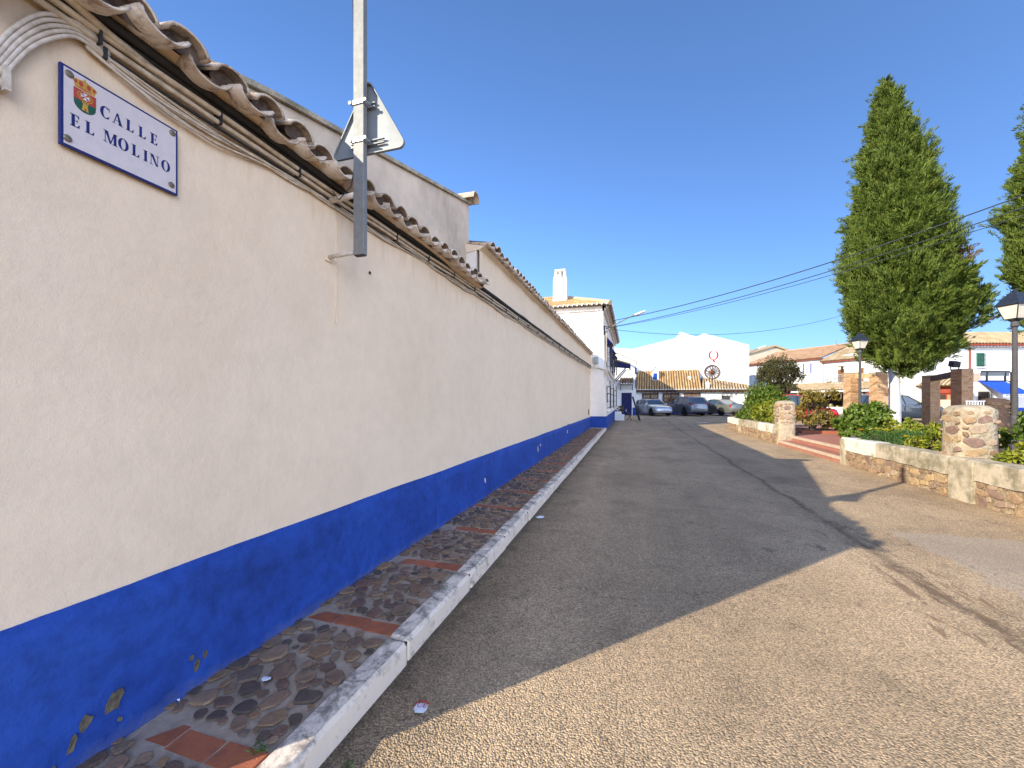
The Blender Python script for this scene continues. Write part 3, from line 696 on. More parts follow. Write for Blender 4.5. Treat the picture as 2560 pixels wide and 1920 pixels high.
mb = MB()
mb.poly([sp(a, b, FX+.0007) for a, b in ((.150, .545), (.202, .545), (.196, .585), (.193, .64), (.159, .64), (.156, .585))])
for a in (.152, .171, .190): mb.poly([sp(a, .637, FX+.0008), sp(a+.011, .637, FX+.0008), sp(a+.011, .66, FX+.0008), sp(a, .66, FX+.0008)])
build('crest_tower', mb, M['crest_gold'], cr)
mb = MB(); mb.poly([sp(a, b, FX+.0012) for a, b in ((.170, .545), (.182, .545), (.182, .575), (.176, .585), (.170, .575))]); build('crest_tower_door', mb, M['crest_red'], cr)
flat('crown', [(.103, .797), (.247, .797), (.252, .83), (.268, .875), (.240, .905), (.205, .912), (.175, .93), (.146, .912), (.111, .905), (.086, .885), (.098, .83)], 'crest_gold', FX, sg)
for a, b, w_, h_ in ((.108, .868, .012, .024), (.146, .866, .017, .034), (.204, .866, .017, .034), (.243, .866, .012, .024), (.175, .812, .055, .007)):
    flat('crown_jewel', [(a+w_*math.cos(R(t)), b+h_*math.sin(R(t))) for t in range(0, 360, 40)], 'crest_red', FX+.0005, sg)
flat('crown_orb', [(.175+.006*math.cos(R(t)), .938+.011*math.sin(R(t))) for t in range(0, 360, 45)], 'crest_gold', FX+.0005, sg)
for s, t in ((.062, .905), (.048, .098), (.940, .917), (.930, .123)):
    mb = MB(); mb.lathe([(.0125, 0), (.0125, .003), (.009, .0055), (.001, .0065)], 16)
    link('bolt', mb.mesh('bolt', M['bolt'], smooth=False), sg, sp(s, t, FX), (0, R(90), 0))

# ---- cables stapled under the eave
q = random.Random(9)
def interp(tab, y):
    for (a, za), (b, zb) in zip(tab, tab[1:]):
        if y <= b: return za+(zb-za)*max(0, (y-a))/(b-a)
    return tab[-1][1]
blk = [(.6, 2.965), (1.22, 2.962), (2.35, 2.972), (3.6, 2.998), (5.25, 3.035), (7.0, 3.05), (10.9, 3.09), (14, 3.13), (20.15, 3.24)]
low = [(.97, 2.885), (1.08, 2.845), (1.235, 2.81), (1.49, 2.785), (1.88, 2.83), (2.17, 2.885), (2.85, 2.875), (3.47, 2.90), (4.87, 2.93), (6.35, 2.925), (8.87, 2.965), (13.07, 2.98), (19.8, 3.11)]
cb = thing('cable_bundle', 'bundle of black and cream cables strapped under the tiled eave', 'cables', (WX, 1.0, 2.9))
def run(name, zf, x, r, mat, y0, y1, step, wob=.004, n=6, sag=0):
    pts = []; y = y0; ph = q.uniform(0, 6)
    while y <= y1:
        pts.append((x+.004*math.sin(y*5+ph), y, zf(y)+wob*math.sin(y*3.3+ph)+wob*.6*math.sin(y*8.1+ph*2)-sag*abs(math.sin(y*1.75+ph*0))))
        y += step*(1+y*.06)
    mb = MB().tube(pts, r, n); return build(name, mb, M[mat], cb, smooth=True)
run('black_cable', lambda y: interp(blk, y)+.012, WX+.045, .021, 'black_cable', .6, 20.4, .12, .003, 8)
run('black_cable', lambda y: interp(blk, y)-.012, WX+.025, .012, 'black_cable', .6, 20.4, .12, .006)
run('cream_conduit', lambda y: interp(blk, y)-.036, WX+.03, .0135, 'cream_cable', .72, 20.4, .14, .002, 8)
run('cream_conduit', lambda y: interp(blk, y)-.072, WX+.024, .0125, 'cream_cable', .75, 20.4, .14, .003, 8)
run('black_cable', lambda y: interp(blk, y)-.098, WX+.018, .007, 'black_cable', .95, 20.4, .12, .004)
for i in range(7):
    f = i/6
    run('loose_cable', lambda y, f=f: (interp(blk, y)-.105)*(1-f)+(interp(low, y)+.008)*f, WX+.012+.006*(i % 2), .0055, ('white_cable', 'cream_cable')[i % 2], .99, 20.4, .09, .011, 6, .034*f if i > 2 else .010)
# the white cables that turn down at the corner
for i in range(5):
    pts = [(WX+.012, .62, 2.30-.02*i), (WX+.014, .70, 2.40), (WX+.014, .765-.012*i, 2.52+.006*i), (WX+.016, .80-.012*i, 2.62), (WX+.018, .845-.012*i, 2.72+.004*i), (WX+.02, .90-.008*i, 2.80+.014*i), (WX+.02, .955, 2.852+.014*i), (WX+.018, 1.01, 2.858+.013*i), (WX+.016, 1.06, 2.845+.012*i)]
    # smooth
    P = [Vector(p) for p in pts]; out = []
    for k in range(len(P)-1):
        p0, p1, p2, p3 = P[max(k-1, 0)], P[k], P[k+1], P[min(k+2, len(P)-1)]
        for t in (0, .25, .5, .75): out.append(.5*((2*p1)+(p2-p0)*t+(2*p0-5*p1+4*p2-p3)*t*t+(3*p1-p0-3*p2+p3)*t**3))
    mb = MB().tube(out+[P[-1]], .0068, 8); build('white_cable', mb, M['white_cable'], cb, smooth=True)
mb = MB().tube([(WX+.02, .80, 2.93), (WX+.045, .84, 2.955), (WX+.05, .92, 2.955), (WX+.04, 1.05, 2.935), (WX+.03, 1.2, 2.925)], .0145, 8); build('cream_conduit', mb, M['cream_cable'], cb, smooth=True)
y = 1.02
while y < 20:
    z = interp(blk, y); mb = MB().box(WX, WX+.047, y-.004, y+.004, z-.087, z-.022); build('strap', mb, M['iron'], cb); y += .42+y*.05
mb = MB().box(WX, WX+.04, .775, .789, 2.52, 2.60); build('strap', mb, M['white_cable'], cb)
mb = MB().box(WX, WX+.03, 1.036, 1.048, 2.84, 2.905); build('strap', mb, M['iron'], cb)
# drainpipe at the very corner
dp = thing('drainpipe', 'white flaking drainpipe elbow at the building corner above the sign', 'pipe', (WX, .7, 2.6))
mb = MB().tube([(WX+.05, .70, 2.78), (WX+.07, .73, 2.83), (WX+.085, .755, 2.90), (WX+.085, .76, 3.0)], .036, 12); build('pipe', mb, M['white_cable'], dp, smooth=True)
mb = MB().tube([(WX+.077, .745, 2.87), (WX+.082, .752, 2.885)], .041, 12); build('collar', mb, M['iron'], dp, smooth=True)
mb = MB().box(WX, WX+.07, .772, .785, 2.86, 2.885); build('bracket', mb, M['iron'], dp)

# ---- traffic sign on a bracketed square post
PX, PY = -1.74, 2.27
ts = thing('traffic_sign', 'galvanised square post on wall brackets carrying a triangular sign seen from behind', 'road sign', (PX, PY, 2.47))
mb = MB().box(PX-.04, PX+.04, PY-.02, PY+.02, 2.475, 4.75); build('post', mb, M['galv'], ts, bevel=.003)
mb = MB().box(PX-.036, PX+.036, PY-.016, PY+.016, 2.470, 2.4755); build('post_end', mb, M['iron'], ts)
for z in (2.50, 2.885):
    mb = MB().tube([(WX, PY, z-.012), (PX-.03, PY, z)], .014 if z < 2.6 else .02, 10); build('wall_bracket', mb, M['white_cable'], ts, smooth=True)
    mb = MB().box(WX, WX+.008, PY-.03, PY+.03, z-.04, z+.015); build('bracket_plate', mb, M['wall'], ts)
# triangular plate: vertical, behind the post, turned a little towards the lane; rounded corners and a rolled rim
an = R(0); ux, uy = math.cos(an), math.sin(an)
def tp(s, t, d): return (PX+.035+s*ux-d*uy*-1*0-d*uy, PY+.034+s*uy+d*ux, 3.165+t)
def rtri(half, h, r, inset=0):
    pts = []; A = [(-half, 0), (half, 0), (0, h)]
    c = (0, h/3)
    A = [(c[0]+(x-c[0])*(1-inset), c[1]+(y-c[1])*(1-inset)) for x, y in A]
    for i in range(3):
        p, a, b = Vector(A[i]), Vector(A[i-1]), Vector(A[(i+1)%3])
        d1, d2 = (a-p).normalized(), (b-p).normalized(); ang = d1.angle(d2); l = r/math.tan(ang/2)
        s0, s1 = p+d1*l, p+d2*l; cc = p+(d1+d2).normalized()*r/math.sin(ang/2)
        a0 = math.atan2(s0.y-cc.y, s0.x-cc.x); a1 = math.atan2(s1.y-cc.y, s1.x-cc.x); da = (a1-a0+math.pi)%(2*math.pi)-math.pi
        pts += [(cc.x+r*math.cos(a0+da*k/6), cc.y+r*math.sin(a0+da*k/6)) for k in range(7)]
    return pts
def slab(mb, pts, d0, d1):
    n = len(pts); mb.add([tp(s, t, d0) for s, t in pts]+[tp(s, t, d1) for s, t in pts], [tuple(range(n)), tuple(range(n, 2*n))[::-1]]+[(i, n+i, n+(i+1)%n, (i+1)%n) for i in range(n)])
TH = .30
mb = MB(); slab(mb, rtri(TH, TH*1.732, .035), .012, .016); tpl = build('sign_plate', mb, M['alu'], ts)
mb = MB(); o1, i1 = rtri(TH, TH*1.732, .035), rtri(TH, TH*1.732, .035, .035); n = len(o1)
mb.add([tp(s, t, -.004) for s, t in o1]+[tp(s, t, -.004) for s, t in i1]+[tp(s, t, .012) for s, t in i1]+[tp(s, t, .013) for s, t in o1], [(i, (i+1)%n, n+(i+1)%n, n+i) for i in range(n)]+[(n+i, n+(i+1)%n, 2*n+(i+1)%n, 2*n+i) for i in range(n)]+[(i, 3*n+i, 3*n+(i+1)%n, (i+1)%n) for i in range(n)])
build('rim', mb, M['alu'], ts)
for z, w_ in ((3.235, .13), (3.485, .06)):
    for dz in (-.013, .013):
        mb = MB(); c0 = Vector(tp(-w_, z-3.165+dz, -.004)); c1 = Vector(tp(w_, z-3.165+dz, -.004)); mb.bar(c0, c1, .014, .008); build('rail', mb, M['alu'], ts)
    mb = MB(); mb.box(PX-.047, PX+.047, PY-.028, PY-.0215, z-.014, z+.014); mb.box(PX-.047, PX-.0415, PY-.028, PY+.03, z-.014, z+.014); mb.box(PX+.0415, PX+.047, PY-.028, PY+.03, z-.014, z+.014)
    build('clamp', mb, M['steel'], ts)
    for sx in (-1, 1):
        mb = MB().tube([(PX+sx*.058, PY-.03, z), (PX+sx*.058, PY+.034, z)], .006, 6); mb.tube([(PX+sx*.058, PY-.034, z), (PX+sx*.058, PY-.026, z)], .011, 6); build('clamp_bolt', mb, M['steel'], ts)
mb = MB(); a = [(.10, .075), (.165, .075), (.165, .115), (.10, .115)]; mb.poly([tp(s, t, .0105) for s, t in a]); build('sticker', mb, M['paper'], ts)
mb = MB()
for s in (.108, .125, .14): mb.poly([tp(s, .085, .0098), tp(s+.010, .085, .0098), tp(s+.010, .089, .0098), tp(s, .089, .0098)]); mb.poly([tp(s, .098, .0098), tp(s+.012, .098, .0098), tp(s+.012, .102, .0098), tp(s, .102, .0098)])
build('sticker_print', mb, M['greyboard'], ts)
mb = MB().tube([(PX-.055, PY+.01, 4.75), (PX-.06, PY+.0, 4.3), (PX-.052, PY, 3.9), (PX-.045, PY+.01, 3.5), (PX-.044, PY+.01, 3.1), (PX-.05, PY-.03, 2.93), (PX-.13, PY-.05, 2.84), (PX-.17, PY-.06, 2.9)], .004, 6); build('post_cable', mb, M['black_cable'], ts, smooth=True)

# ================================================================ GARDEN WALL, STEPS, PARK TERRACE (right)
q = random.Random(21)
GX = 4.70
def pack(W_, H_, sizes, rs, gap=.004):
    """non-overlapping rectangles on a W x H face: big ones first, then fillers"""
    out = []
    for (wa, wb, ha, hb, tries) in sizes:
        for _ in range(tries):
            w, h = rs.uniform(wa, wb), rs.uniform(ha, hb)
            if w > W_ or h > H_: continue
            u, v = rs.uniform(0, W_-w), rs.uniform(0, H_-h)
            if all(u+w+gap < a or a+c+gap < u or v+h+gap < b or b+d+gap < v for a, b, c, d in out if abs(a-u) < .6): out.append((u, v, w, h))
    return out
def rubble_face(par, x, y0, y1, zb, hh, sizes, proud=.02, nm='stone'):
    """individually placed stones bedded in a mortar face that looks towards -X"""
    for u, v, w, h in pack(y1-y0, hh, sizes, q):
        yc = y0+u+w/2; zc = zb(yc)+v+h/2
        o = link(nm, rub_vars[q.randrange(10)], par, (x, yc, zc))
        o.rotation_euler = Matrix(((0, 0, -1), (0, 1, 0), (1, 0, 0))).to_euler(); o.rotation_euler.rotate_axis('Z', q.uniform(-.3, .3))
        o.scale = (h*.56, w*.56, proud/.3*q.uniform(.4, 1.5))
rub_vars = [stone_mesh('stone', M['rubble'], 1, 50+s, .30, 6+s % 3, sq=3.2).mesh('stone', M['rubble']) for s in range(10)]
def zt_wall(y): return .63+.0025*y
def garden_wall(name, label, y0, y1, white_spans, piers, rows, wmin, wmax):
    t = thing(name, label, 'wall', (GX, y0, 0), 'low rubble garden walls')
    mb = MB().box(GX+.025, GX+.295, y0+.005, y1-.005, -.05, zt_wall(y0)-.03); build('core', mb, M['wall_mortar'], t)
    segs = [y0]+sorted(sum(([a, b] for a, b in white_spans), []))+[y1]
    for i, (a, b) in enumerate(zip(segs, segs[1:])):
        if b-a < .05: continue
        mb = MB(); n = max(3, int((b-a)/.18)); vs = []
        for k in range(n+1):
            y = a+(b-a)*k/n; zt = zt_wall(y)+q.uniform(-.007, .007); zl = g(GX, y)+.345+q.uniform(-.012, .012)
            fx = GX+q.uniform(-.006, .004)
            vs += [(fx, y, zl), (fx, y, zt-.02), (GX+.02, y, zt), (GX+.30, y, zt), (GX+.32, y, zt-.03), (GX+.30, y, zl)]
        m_ = 6
        fs = [(k*m_+j, k*m_+(j+1)%m_, (k+1)*m_+(j+1)%m_, (k+1)*m_+j) for k in range(n) for j in range(m_)]+[tuple(range(m_)), tuple(n*m_+j for j in range(m_))[::-1]]
        mb.add(vs, fs)
        build('coping', mb, M['copingwhite'] if (a, b) in white_spans else M['coping'], t, smooth=False)
    for a, b in piers:
        mb = MB(); mb.prism([(a+q.uniform(-.01, .01), -.05), (b, -.05), (b+.01, .35), (b+.015, zt_wall(b)-.035), (a-.015, zt_wall(a)-.035), (a-.01, .35)], GX-.018, GX+.05); build('plaster_pier', mb, M['coping'], t, bevel=.006)
    sp_ = [y0+.06]+sorted(sum(([a, b] for a, b in piers), []))+[y1-.02]
    for i in range(0, len(sp_)-1, 2):
        rubble_face(t, GX+.028, sp_[i], sp_[i+1], lambda y: g(GX, y)-.012, .355, [(wmin*1.1, wmax*1.1, .09, .14, 700), (wmin*.7, wmax*.8, .06, .11, 1600), (wmin*.35, wmin*.8, .035, .07, 2400)])
    return t
garden_wall('garden_wall', 'low rubble wall with lichened cement coping right of the steps, running past the near stone pillar', -2.0, 11.2, [(9.85, 11.2)], [(2.6, 3.0), (7.42, 7.86), (11.04, 11.22)], 3, .13, .24)
garden_wall('garden_wall', 'low rubble wall with cream coping left of the steps, in front of the rounded green bushes', 15.55, 22.85, [(16.0, 17.6), (20.6, 22.85)], [(20.35, 20.6)], 3, .16, .28)

def stone_pillar(label, x, y, w, zb, zt, wall_half, mat='rubble', mort='rubble_mortar'):
    t = thing('stone_pillar', label, 'pillar', (x, y, zb), 'rubble stone pillars of the garden')
    mb = MB(); n = 20; prof = []
    hs = [zb, zb+(zt-zb)*.35, zb+(zt-zb)*.7, zt-.09, zt-.035, zt]
    vs = []
    for i, z in enumerate(hs):
        sc = [1, 1.0, .98, 1.0, .93, .72][i]
        for k in range(n):
            a = 2*math.pi*(k+.5)/n; c_, s_ = math.cos(a), math.sin(a); e = 7; rr = (abs(c_)**e+abs(s_)**e)**(-1/e)
            vs.append((x+w/2*.96*sc*rr*c_+q.uniform(-.008, .008), y+w/2*.96*sc*rr*s_+q.uniform(-.008, .008), z+(q.uniform(-.012, .012) if i > 0 else 0)))
    vs.append((x, y, zt+.03)); m_ = len(hs)
    mb.add(vs, [(i*n+k, i*n+(k+1)%n, (i+1)*n+(k+1)%n, (i+1)*n+k) for i in range(m_-1) for k in range(n)]+[((m_-1)*n+k, (m_-1)*n+(k+1)%n, m_*n) for k in range(n)])
    build('mortar_core', mb, M[mort], t, smooth=True)
    zlo = max(zb, wall_half) if wall_half else zb
    for side in range(3):
        ca, sa = [(-1, 0), (0, -1), (1, 0)][side]
        for u, v, ww, hh in pack(w-.05, zt-.10-zlo, [(.14, .26, .09, .15, 120), (.08, .17, .06, .11, 400), (.04, .09, .035, .07, 700)], q, .018):
            if q.random() < .12: continue
            uc = -w/2+.025+u+ww/2; zc = zlo+.03+v+hh/2
            px, py = x+ca*w/2*.955+(0 if ca else uc), y+sa*w/2*.955+(0 if sa else uc)
            o = link('stone', rub_vars2[mat][q.randrange(10)], t, (px, py, zc))
            zax = Vector((ca, sa, 0)); xax = Vector((0, 0, 1)); yax = zax.cross(xax)
            o.rotation_euler = Matrix((xax, yax, zax)).transposed().to_euler(); o.rotation_euler.rotate_axis('Z', q.uniform(-.25, .25)); o.scale = (hh*.56, ww*.56, .05*q.uniform(.4, 1.4))
    return t
rub_vars2 = {'rubble': rub_vars, 'stonewall': [stone_mesh('stone', M['stonewall'], 1, 80+s, .3, 9, sq=2.8).mesh('stone', M['stonewall']) for s in range(10)]}
stone_pillar('squat cream mortared stone pillar standing on the near garden wall, right of the cypress trunk', 5.02, 8.0, .49, .55, 1.42, 0)
stone_pillar('taller stone pillar at the left side of the park steps', 4.98, 15.72, .54, .0, 1.50, .72)
stone_pillar('small dark stone pillar in the shade beside the white railing', 11.3, 17.0, .55, .3, 1.58, 0, 'stonewall', 'stonewall')

# steps and red paving
mb = MB()
mb.box(4.72, 5.12, 11.2, 15.5, -.05, .185); build('step', mb, M['paver'], kind='structure')
mb = MB(); mb.box(4.70, 4.765, 11.22, 15.5, .12, .191); mb.box(5.10, 5.165, 11.22, 15.5, .27, .346); build('step_nosing', mb, M['nosing'], kind='structure')
PZ = .340
mb = MB(); mb.add([(5.12, 11.0, PZ), (5.12, 15.6, PZ), (5.6, 16.4, PZ), (7.2, 22.6, PZ), (17, 25.6, PZ+.03), (19, 20.5, PZ+.05), (16, 9, PZ), (9, 9, PZ)]+[(5.12, 11.0, -.05), (5.12, 15.6, -.05), (5.6, 16.4, -.05), (7.2, 22.6, -.05), (17, 25.6, 0), (19, 20.5, 0), (16, 9, -.05), (9, 9, -.05)], [tuple(range(8))]+[(i, 8+i, 8+(i+1)%8, (i+1)%8) for i in range(8)])
park = build('park_paving', mb, M['paver'], kind='structure')
# pavers close to the steps as separate pieces
pvm = MB().box(-.192, .192, -.192, .192, -.02, .008).mesh('paver', M['paver'])
for i in range(7):
    for j in range(11):
        x, y = 5.37+.395*i, 11.42+.395*j
        if y > 15.5+(x-5.12)*2.5 or (y-11.2) < (x-4.7)*2.55-.3 and x > 5.3: continue
        link('paver', pvm, park, (x, y, PZ+q.uniform(-.001, .0015)), (q.uniform(-.004, .004), q.uniform(-.004, .004), 0))
def bed(name, pts, z, kerbmat='coping', kw=.10):
    n = len(pts); mb = MB(); mb.add([(x, y, z) for x, y in pts]+[(x, y, 0) for x, y in pts], [tuple(range(n))]+[(i, n+i, n+(i+1)%n, (i+1)%n) for i in range(n)])
    b = build(name, mb, M['bed'], kind='structure')
    return b
bed('planting_bed', [(4.98, -1.99), (4.98, 11.2), (5.55, 12.55), (8.1, 19.7), (14, 19.7), (14, -1.99)], .46)
mb = MB().bar((4.95, 11.28, .40), (5.6, 12.72, .40), .12, .36); mb.bar((5.6, 12.72, .40), (8.05, 19.6, .40), .12, .30); build('bed_kerb', mb, M['coping'], kind='structure')
bed('planting_bed', [(4.98, 15.6), (4.98, 22.85), (6.7, 22.85), (5.45, 15.9)], .50)
bed('planting_bed', [(5.9, 16.9), (6.3, 18.6), (7.4, 18.8), (7.0, 16.9)], .43)
mb = MB().bar((5.85, 16.85, .385), (7.05, 16.85, .385), .10, .12); mb.bar((5.85, 16.85, .385), (6.25, 18.65, .385), .10, .12); build('bed_kerb', mb, M['brick_red'], kind='structure')

# ---- lantern lamp posts
def lantern_post(label, x, y, zb, ztop, s=1.0):
    t = thing('lamp_post', label, 'street lamp', (x, y, zb), 'park lantern posts')
    H_ = ztop-zb
    mb = MB().lathe([(.11, 0), (.11, .06), (.07, .12), (.062, .7), (.048, .74), (.040, H_-.98), (.038, H_-.78)], 14, (x, y, zb)); build('post', mb, M['iron_grey'], t, smooth=False)
    zl = ztop-.62
    mb = MB().lathe([(.04, -.17), (.065, -.14), (.055, -.05), (.10, -.015), (.105, .0)], 14, (x, y, zl)); build('neck', mb, M['iron_grey'], t)
    def ring(h, z): 
        return [(x+h*c_, y+h*s_, z) for c_, s_ in ((-1, -1), (1, -1), (1, 1), (-1, 1))]
    b_, tt = ring(.10, zl+.005), ring(.172, zl+.285)
    ro = R(20)
    def rotp(p): dx, dy = p[0]-x, p[1]-y; return (x+dx*math.cos(ro)-dy*math.sin(ro), y+dx*math.sin(ro)+dy*math.cos(ro), p[2])
    b_ = [rotp(p) for p in b_]; tt = [rotp(p) for p in tt]
    for i in range(4):
        j = (i+1)%4; mb = MB(); A, B, C_, D_ = [Vector(p) for p in (b_[i], b_[j], tt[j], tt[i])]
        nrm = (B-A).cross(D_-A).normalized()*.006; mb.add([A, B, C_, D_, A-nrm, B-nrm, C_-nrm, D_-nrm], [(0,1,2,3),(7,6,5,4),(0,4,5,1),(1,5,6,2),(2,6,7,3),(3,7,4,0)]); build('pane', mb, M['lamp_glass'], t)
        mb = MB().bar(b_[i], tt[i], .014); mb.bar(b_[i], b_[j], .016); mb.bar(tt[i], tt[j], .018); build('frame_bar', mb, M['lamp_black'], t)
    r0, r1, r2, r3 = [[rotp(p) for p in ring(h, z)] for h, z in ((.205, zl+.285), (.198, zl+.31), (.08, zl+.505), (.068, zl+.54))]
    mb = MB(); mb.add(r0+r1+r2+r3, [(0, 3, 2, 1)]+[(4*k+i, 4*k+(i+1)%4, 4*k+4+(i+1)%4, 4*k+4+i) for k in range(3) for i in range(4)]+[(12, 13, 14, 15)]); build('roof', mb, M['lamp_black'], t)
    mb = MB().lathe([(.035, .54), (.048, .57), (.03, .60), (.010, .625)], 10, (x, y, zl)); build('finial', mb, M['lamp_black'], t)
    return t
lantern_post('black lantern lamp post at the right edge, nearest the viewer, beyond the stone pillar', 7.52, 10.82, .46, 3.80)
lantern_post('black lantern lamp post in front of the brick pillars, left of the cypress', 8.08, 17.88, .35, 4.06)

# ---- brick pergola
pg = thing('brick_pergola', 'pergola of four tan brick pillars with beams behind the cypress', 'pergola', (12, 23, .3))
def brick_pillar(x, y, w, zb, zt, ang):
    mb = MB(); c_, s_ = math.cos(ang), math.sin(ang)
    def tr(m, lx, ly): m.v = [(x+a*c_-b*s_, y+a*s_+b*c_, z) for a, b, z in m.v]; return m
    core = tr(MB().box(-w/2+.012, w/2-.012, -w/2+.012, w/2-.012, zb, zt), 0, 0); p = build('pillar_core', core, M['brick_joint'], pg)
    bk = MB(); ch = .076; n = int((zt-zb)/ch)
    for r in range(n):
        z0 = zb+r*ch; z1 = z0+.050
        for side in range(4):
            u = -w/2+(0 if (r+side) % 2 else -.0); k = 0
            L_ = [.24, .24, .10] if (r+side) % 2 else [.10, .24, .24]
            for l in L_:
                l2 = min(l, w/2-u)
                if l2 < .03: break
                a, b = u+.007, u+l2-.007; d = w/2+q.uniform(-.006, .006)
                box = {0: (a, b, -d, -d+.06), 1: (d-.06, d, a, b), 2: (a, b, d-.06, d), 3: (-d, -d+.06, a, b)}[side]
                bk.box(box[0], box[1], box[2], box[3], z0+q.uniform(0, .006), z1+q.uniform(-.003, .004)); u += l2
    tr(bk, 0, 0); build('bricks', bk, M['brick_tan'], pg, kind='stuff')
    cap = tr(MB().box(-w/2-.01, w/2+.01, -w/2-.01, w/2+.01, zt-.005, zt+.03), 0, 0); build('cap', cap, M['brick_joint'], pg)
PP = [(10.25, 23.4, 2.86), (10.85, 22.45, 2.80), (14.31, 25.17, 2.76), (13.43, 21.78, 2.84)]
for x, y, zt in PP: brick_pillar(x, y, .47, .3, zt, R(12))
for (i, j) in ((0, 1), (2, 3)):
    a, b = PP[i], PP[j]; mb = MB().bar((a[0], a[1], a[2]-.14), (b[0], b[1], b[2]-.14), .2, .24); build('beam', mb, M['wood_dark'] if (i, j) != (0, 1) else M['brick_tan'], pg)
sg2 = thing('floodlight', 'small black floodlight mounted on the pergola beam under the cypress', 'lamp', (13.5, 22.3, 2.9))
mb = MB().obox((13.5, 22.3, 3.12), (.16, .05, 0), (-.03, .1, .04), (0, -.03, .12)); build('housing', mb, M['lamp_black'], sg2, bevel=.02)
mb = MB().bar((13.35, 22.25, 2.83), (13.35, 22.3, 3.12), .025); mb.bar((13.66, 22.32, 2.83), (13.66, 22.35, 3.12), .025); build('bracket', mb, M['iron'], sg2)

# bollards
for lab, x, y, h in (('short dark iron bollard just left of the lantern post and brick pillars', 9.55, 21.6, 1.0), ('brown wooden post at the foot of the right brick pillar', 13.2, 20.6, 1.0)):
    t = thing('bollard', lab, 'bollard', (x, y, .34)); 
    if 'wooden' in lab: mb = MB().box(x-.045, x+.045, y-.045, y+.045, .33, .34+h); mb.prism([(x-.045, .34+h), (x+.045, .34+h), (x, .39+h)], y-.045, y+.045, 'y'); build('post', mb, M['wood_post'], t)
    else: mb = MB().lathe([(.07, 0), (.07, .05), (.045, .08), (.045, h-.1), (.06, h-.08), (.06, h-.03), (.02, h)], 12, (x, y, .34)); build('post', mb, M['iron'], t)

# municipal sign frame
t = thing('information_sign', 'grey rectangular board in a bent steel tube frame in front of the blue awning', 'sign', (18.1, 26.3, .3))
def sf(u, z): return (16.72+1.42*u, 25.88+.425*u, z)
mb = MB().tube([sf(1, .3), sf(1, 2.85), sf(.985, 2.93), sf(.93, 2.985), sf(.0, 2.985)], .032, 8); mb.tube([sf(1, 2.35), sf(.97, 2.46), sf(.9, 2.51), sf(.0, 2.51)], .028, 8); build('tube_frame', mb, M['iron_grey'], t, smooth=True)
for u in (.18, .80): mb = MB().bar(sf(u, 2.5), sf(u, 2.98), .06); build('upright', mb, M['iron_grey'], t)
mb = MB().bar(sf(-.02, 2.87), sf(.93, 2.87), .03, .22); build('board', mb, M['greyboard'], t)
# white railing by the dark pillar
t = thing('railing', 'white metal railing between the brick pillar and the small dark stone pillar', 'railing', (10.3, 16.6, .34))
for i in range(7):
    x, y = 10.42+.09*i, 16.70+.03*i; mb = MB().bar((x, y, .4), (x, y, 1.50), .022); build('baluster', mb, M['whiteplastic'], t)
mb = MB().bar((10.4, 16.69, 1.50), (11.0, 16.89, 1.50), .035); mb.bar((10.4, 16.69, .55), (11.0, 16.89, .55), .03); build('rail', mb, M['whiteplastic'], t)

# ================================================================ BUILDINGS FARTHER ALONG THE STREET
q = random.Random(33)
def frame_mat(xa, za):
    xa = Vector(xa).normalized(); za = Vector(za).normalized(); ya = za.cross(xa).normalized(); za = xa.cross(ya)
    return Matrix((xa, ya, za)).transposed()
_tm = {}
def tile_roof(par, e0, e1, t0, t1, pitch, rows, mat, rim=True, joined=False, nm='roof_tile', rad=None, clip=None):
    """cover tiles in courses on a quadrilateral slope (eave e0-e1, top t0-t1) over a closed base slab"""
    e0, e1, t0, t1 = map(Vector, (e0, e1, t0, t1)); n = max(1, round((e1-e0).length/pitch)); rad = rad or pitch*.36
    nz = (e1-e0).cross(t0-e0).normalized()
    if nz.z < 0: nz = -nz
    d = -nz*.06
    mb = MB().add([e0, e1, t1, t0, e0+d, e1+d, t1+d, t0+d], [(0,1,2,3),(7,6,5,4),(0,4,5,1),(1,5,6,2),(2,6,7,3),(3,7,4,0)]); build('roof_base', mb, M['tile_shadow'], par)
    big = MB()
    for c in range(n):
        u = (c+.5)/n; a = e0.lerp(e1, u); b = t0.lerp(t1, u); L_ = (b-a).length; nr = max(1, round(rows*L_/max((t0-e0).length, (t1-e1).length)))
        rl = L_/nr
        key = (mat.name, round(rl, 2), round(rad, 3))
        if key not in _tm: _tm[key] = half_pipe(MB(), rad, .014, 1.0, True, 6, rad*.86, .96)
        for r in range(nr):
            p = a.lerp(b, r/nr)-(b-a).normalized()*(.06 if r == 0 else .0)
            m3 = frame_mat((b-a)+Vector((q.uniform(-.03, .03), q.uniform(-.03, .03), 0))*L_, nz)
            off = nz*(.012+.012*(1-.5))
            if joined:
                big.add([p+off+m3 @ Vector((v[0]*rl*1.12, v[1], v[2])) for v in _tm[key].v], _tm[key].f)
            else:
                if (key, 'm') not in _tm: _tm[(key, 'm')] = _tm[key].mesh(nm, mat, smooth=False)
                o = link(nm, _tm[(key, 'm')], par, p+off, m3.to_euler()); o.scale = (rl*1.12, 1, 1)
        if rim:
            m3 = frame_mat(b-a, nz); k2 = ('rim', round(rad, 3))
            if k2 not in _tm: _tm[k2] = half_pipe(MB(), rad*1.06, rad*.38, .07, True, 6, None, .98).mesh('whitewashed_rim', M['farwhite'])
            link('whitewashed_rim', _tm[k2], par, a-(b-a).normalized()*.075+nz*.018, m3.to_euler())
    if joined: build('roof_tiles', big, mat, par, kind='stuff')

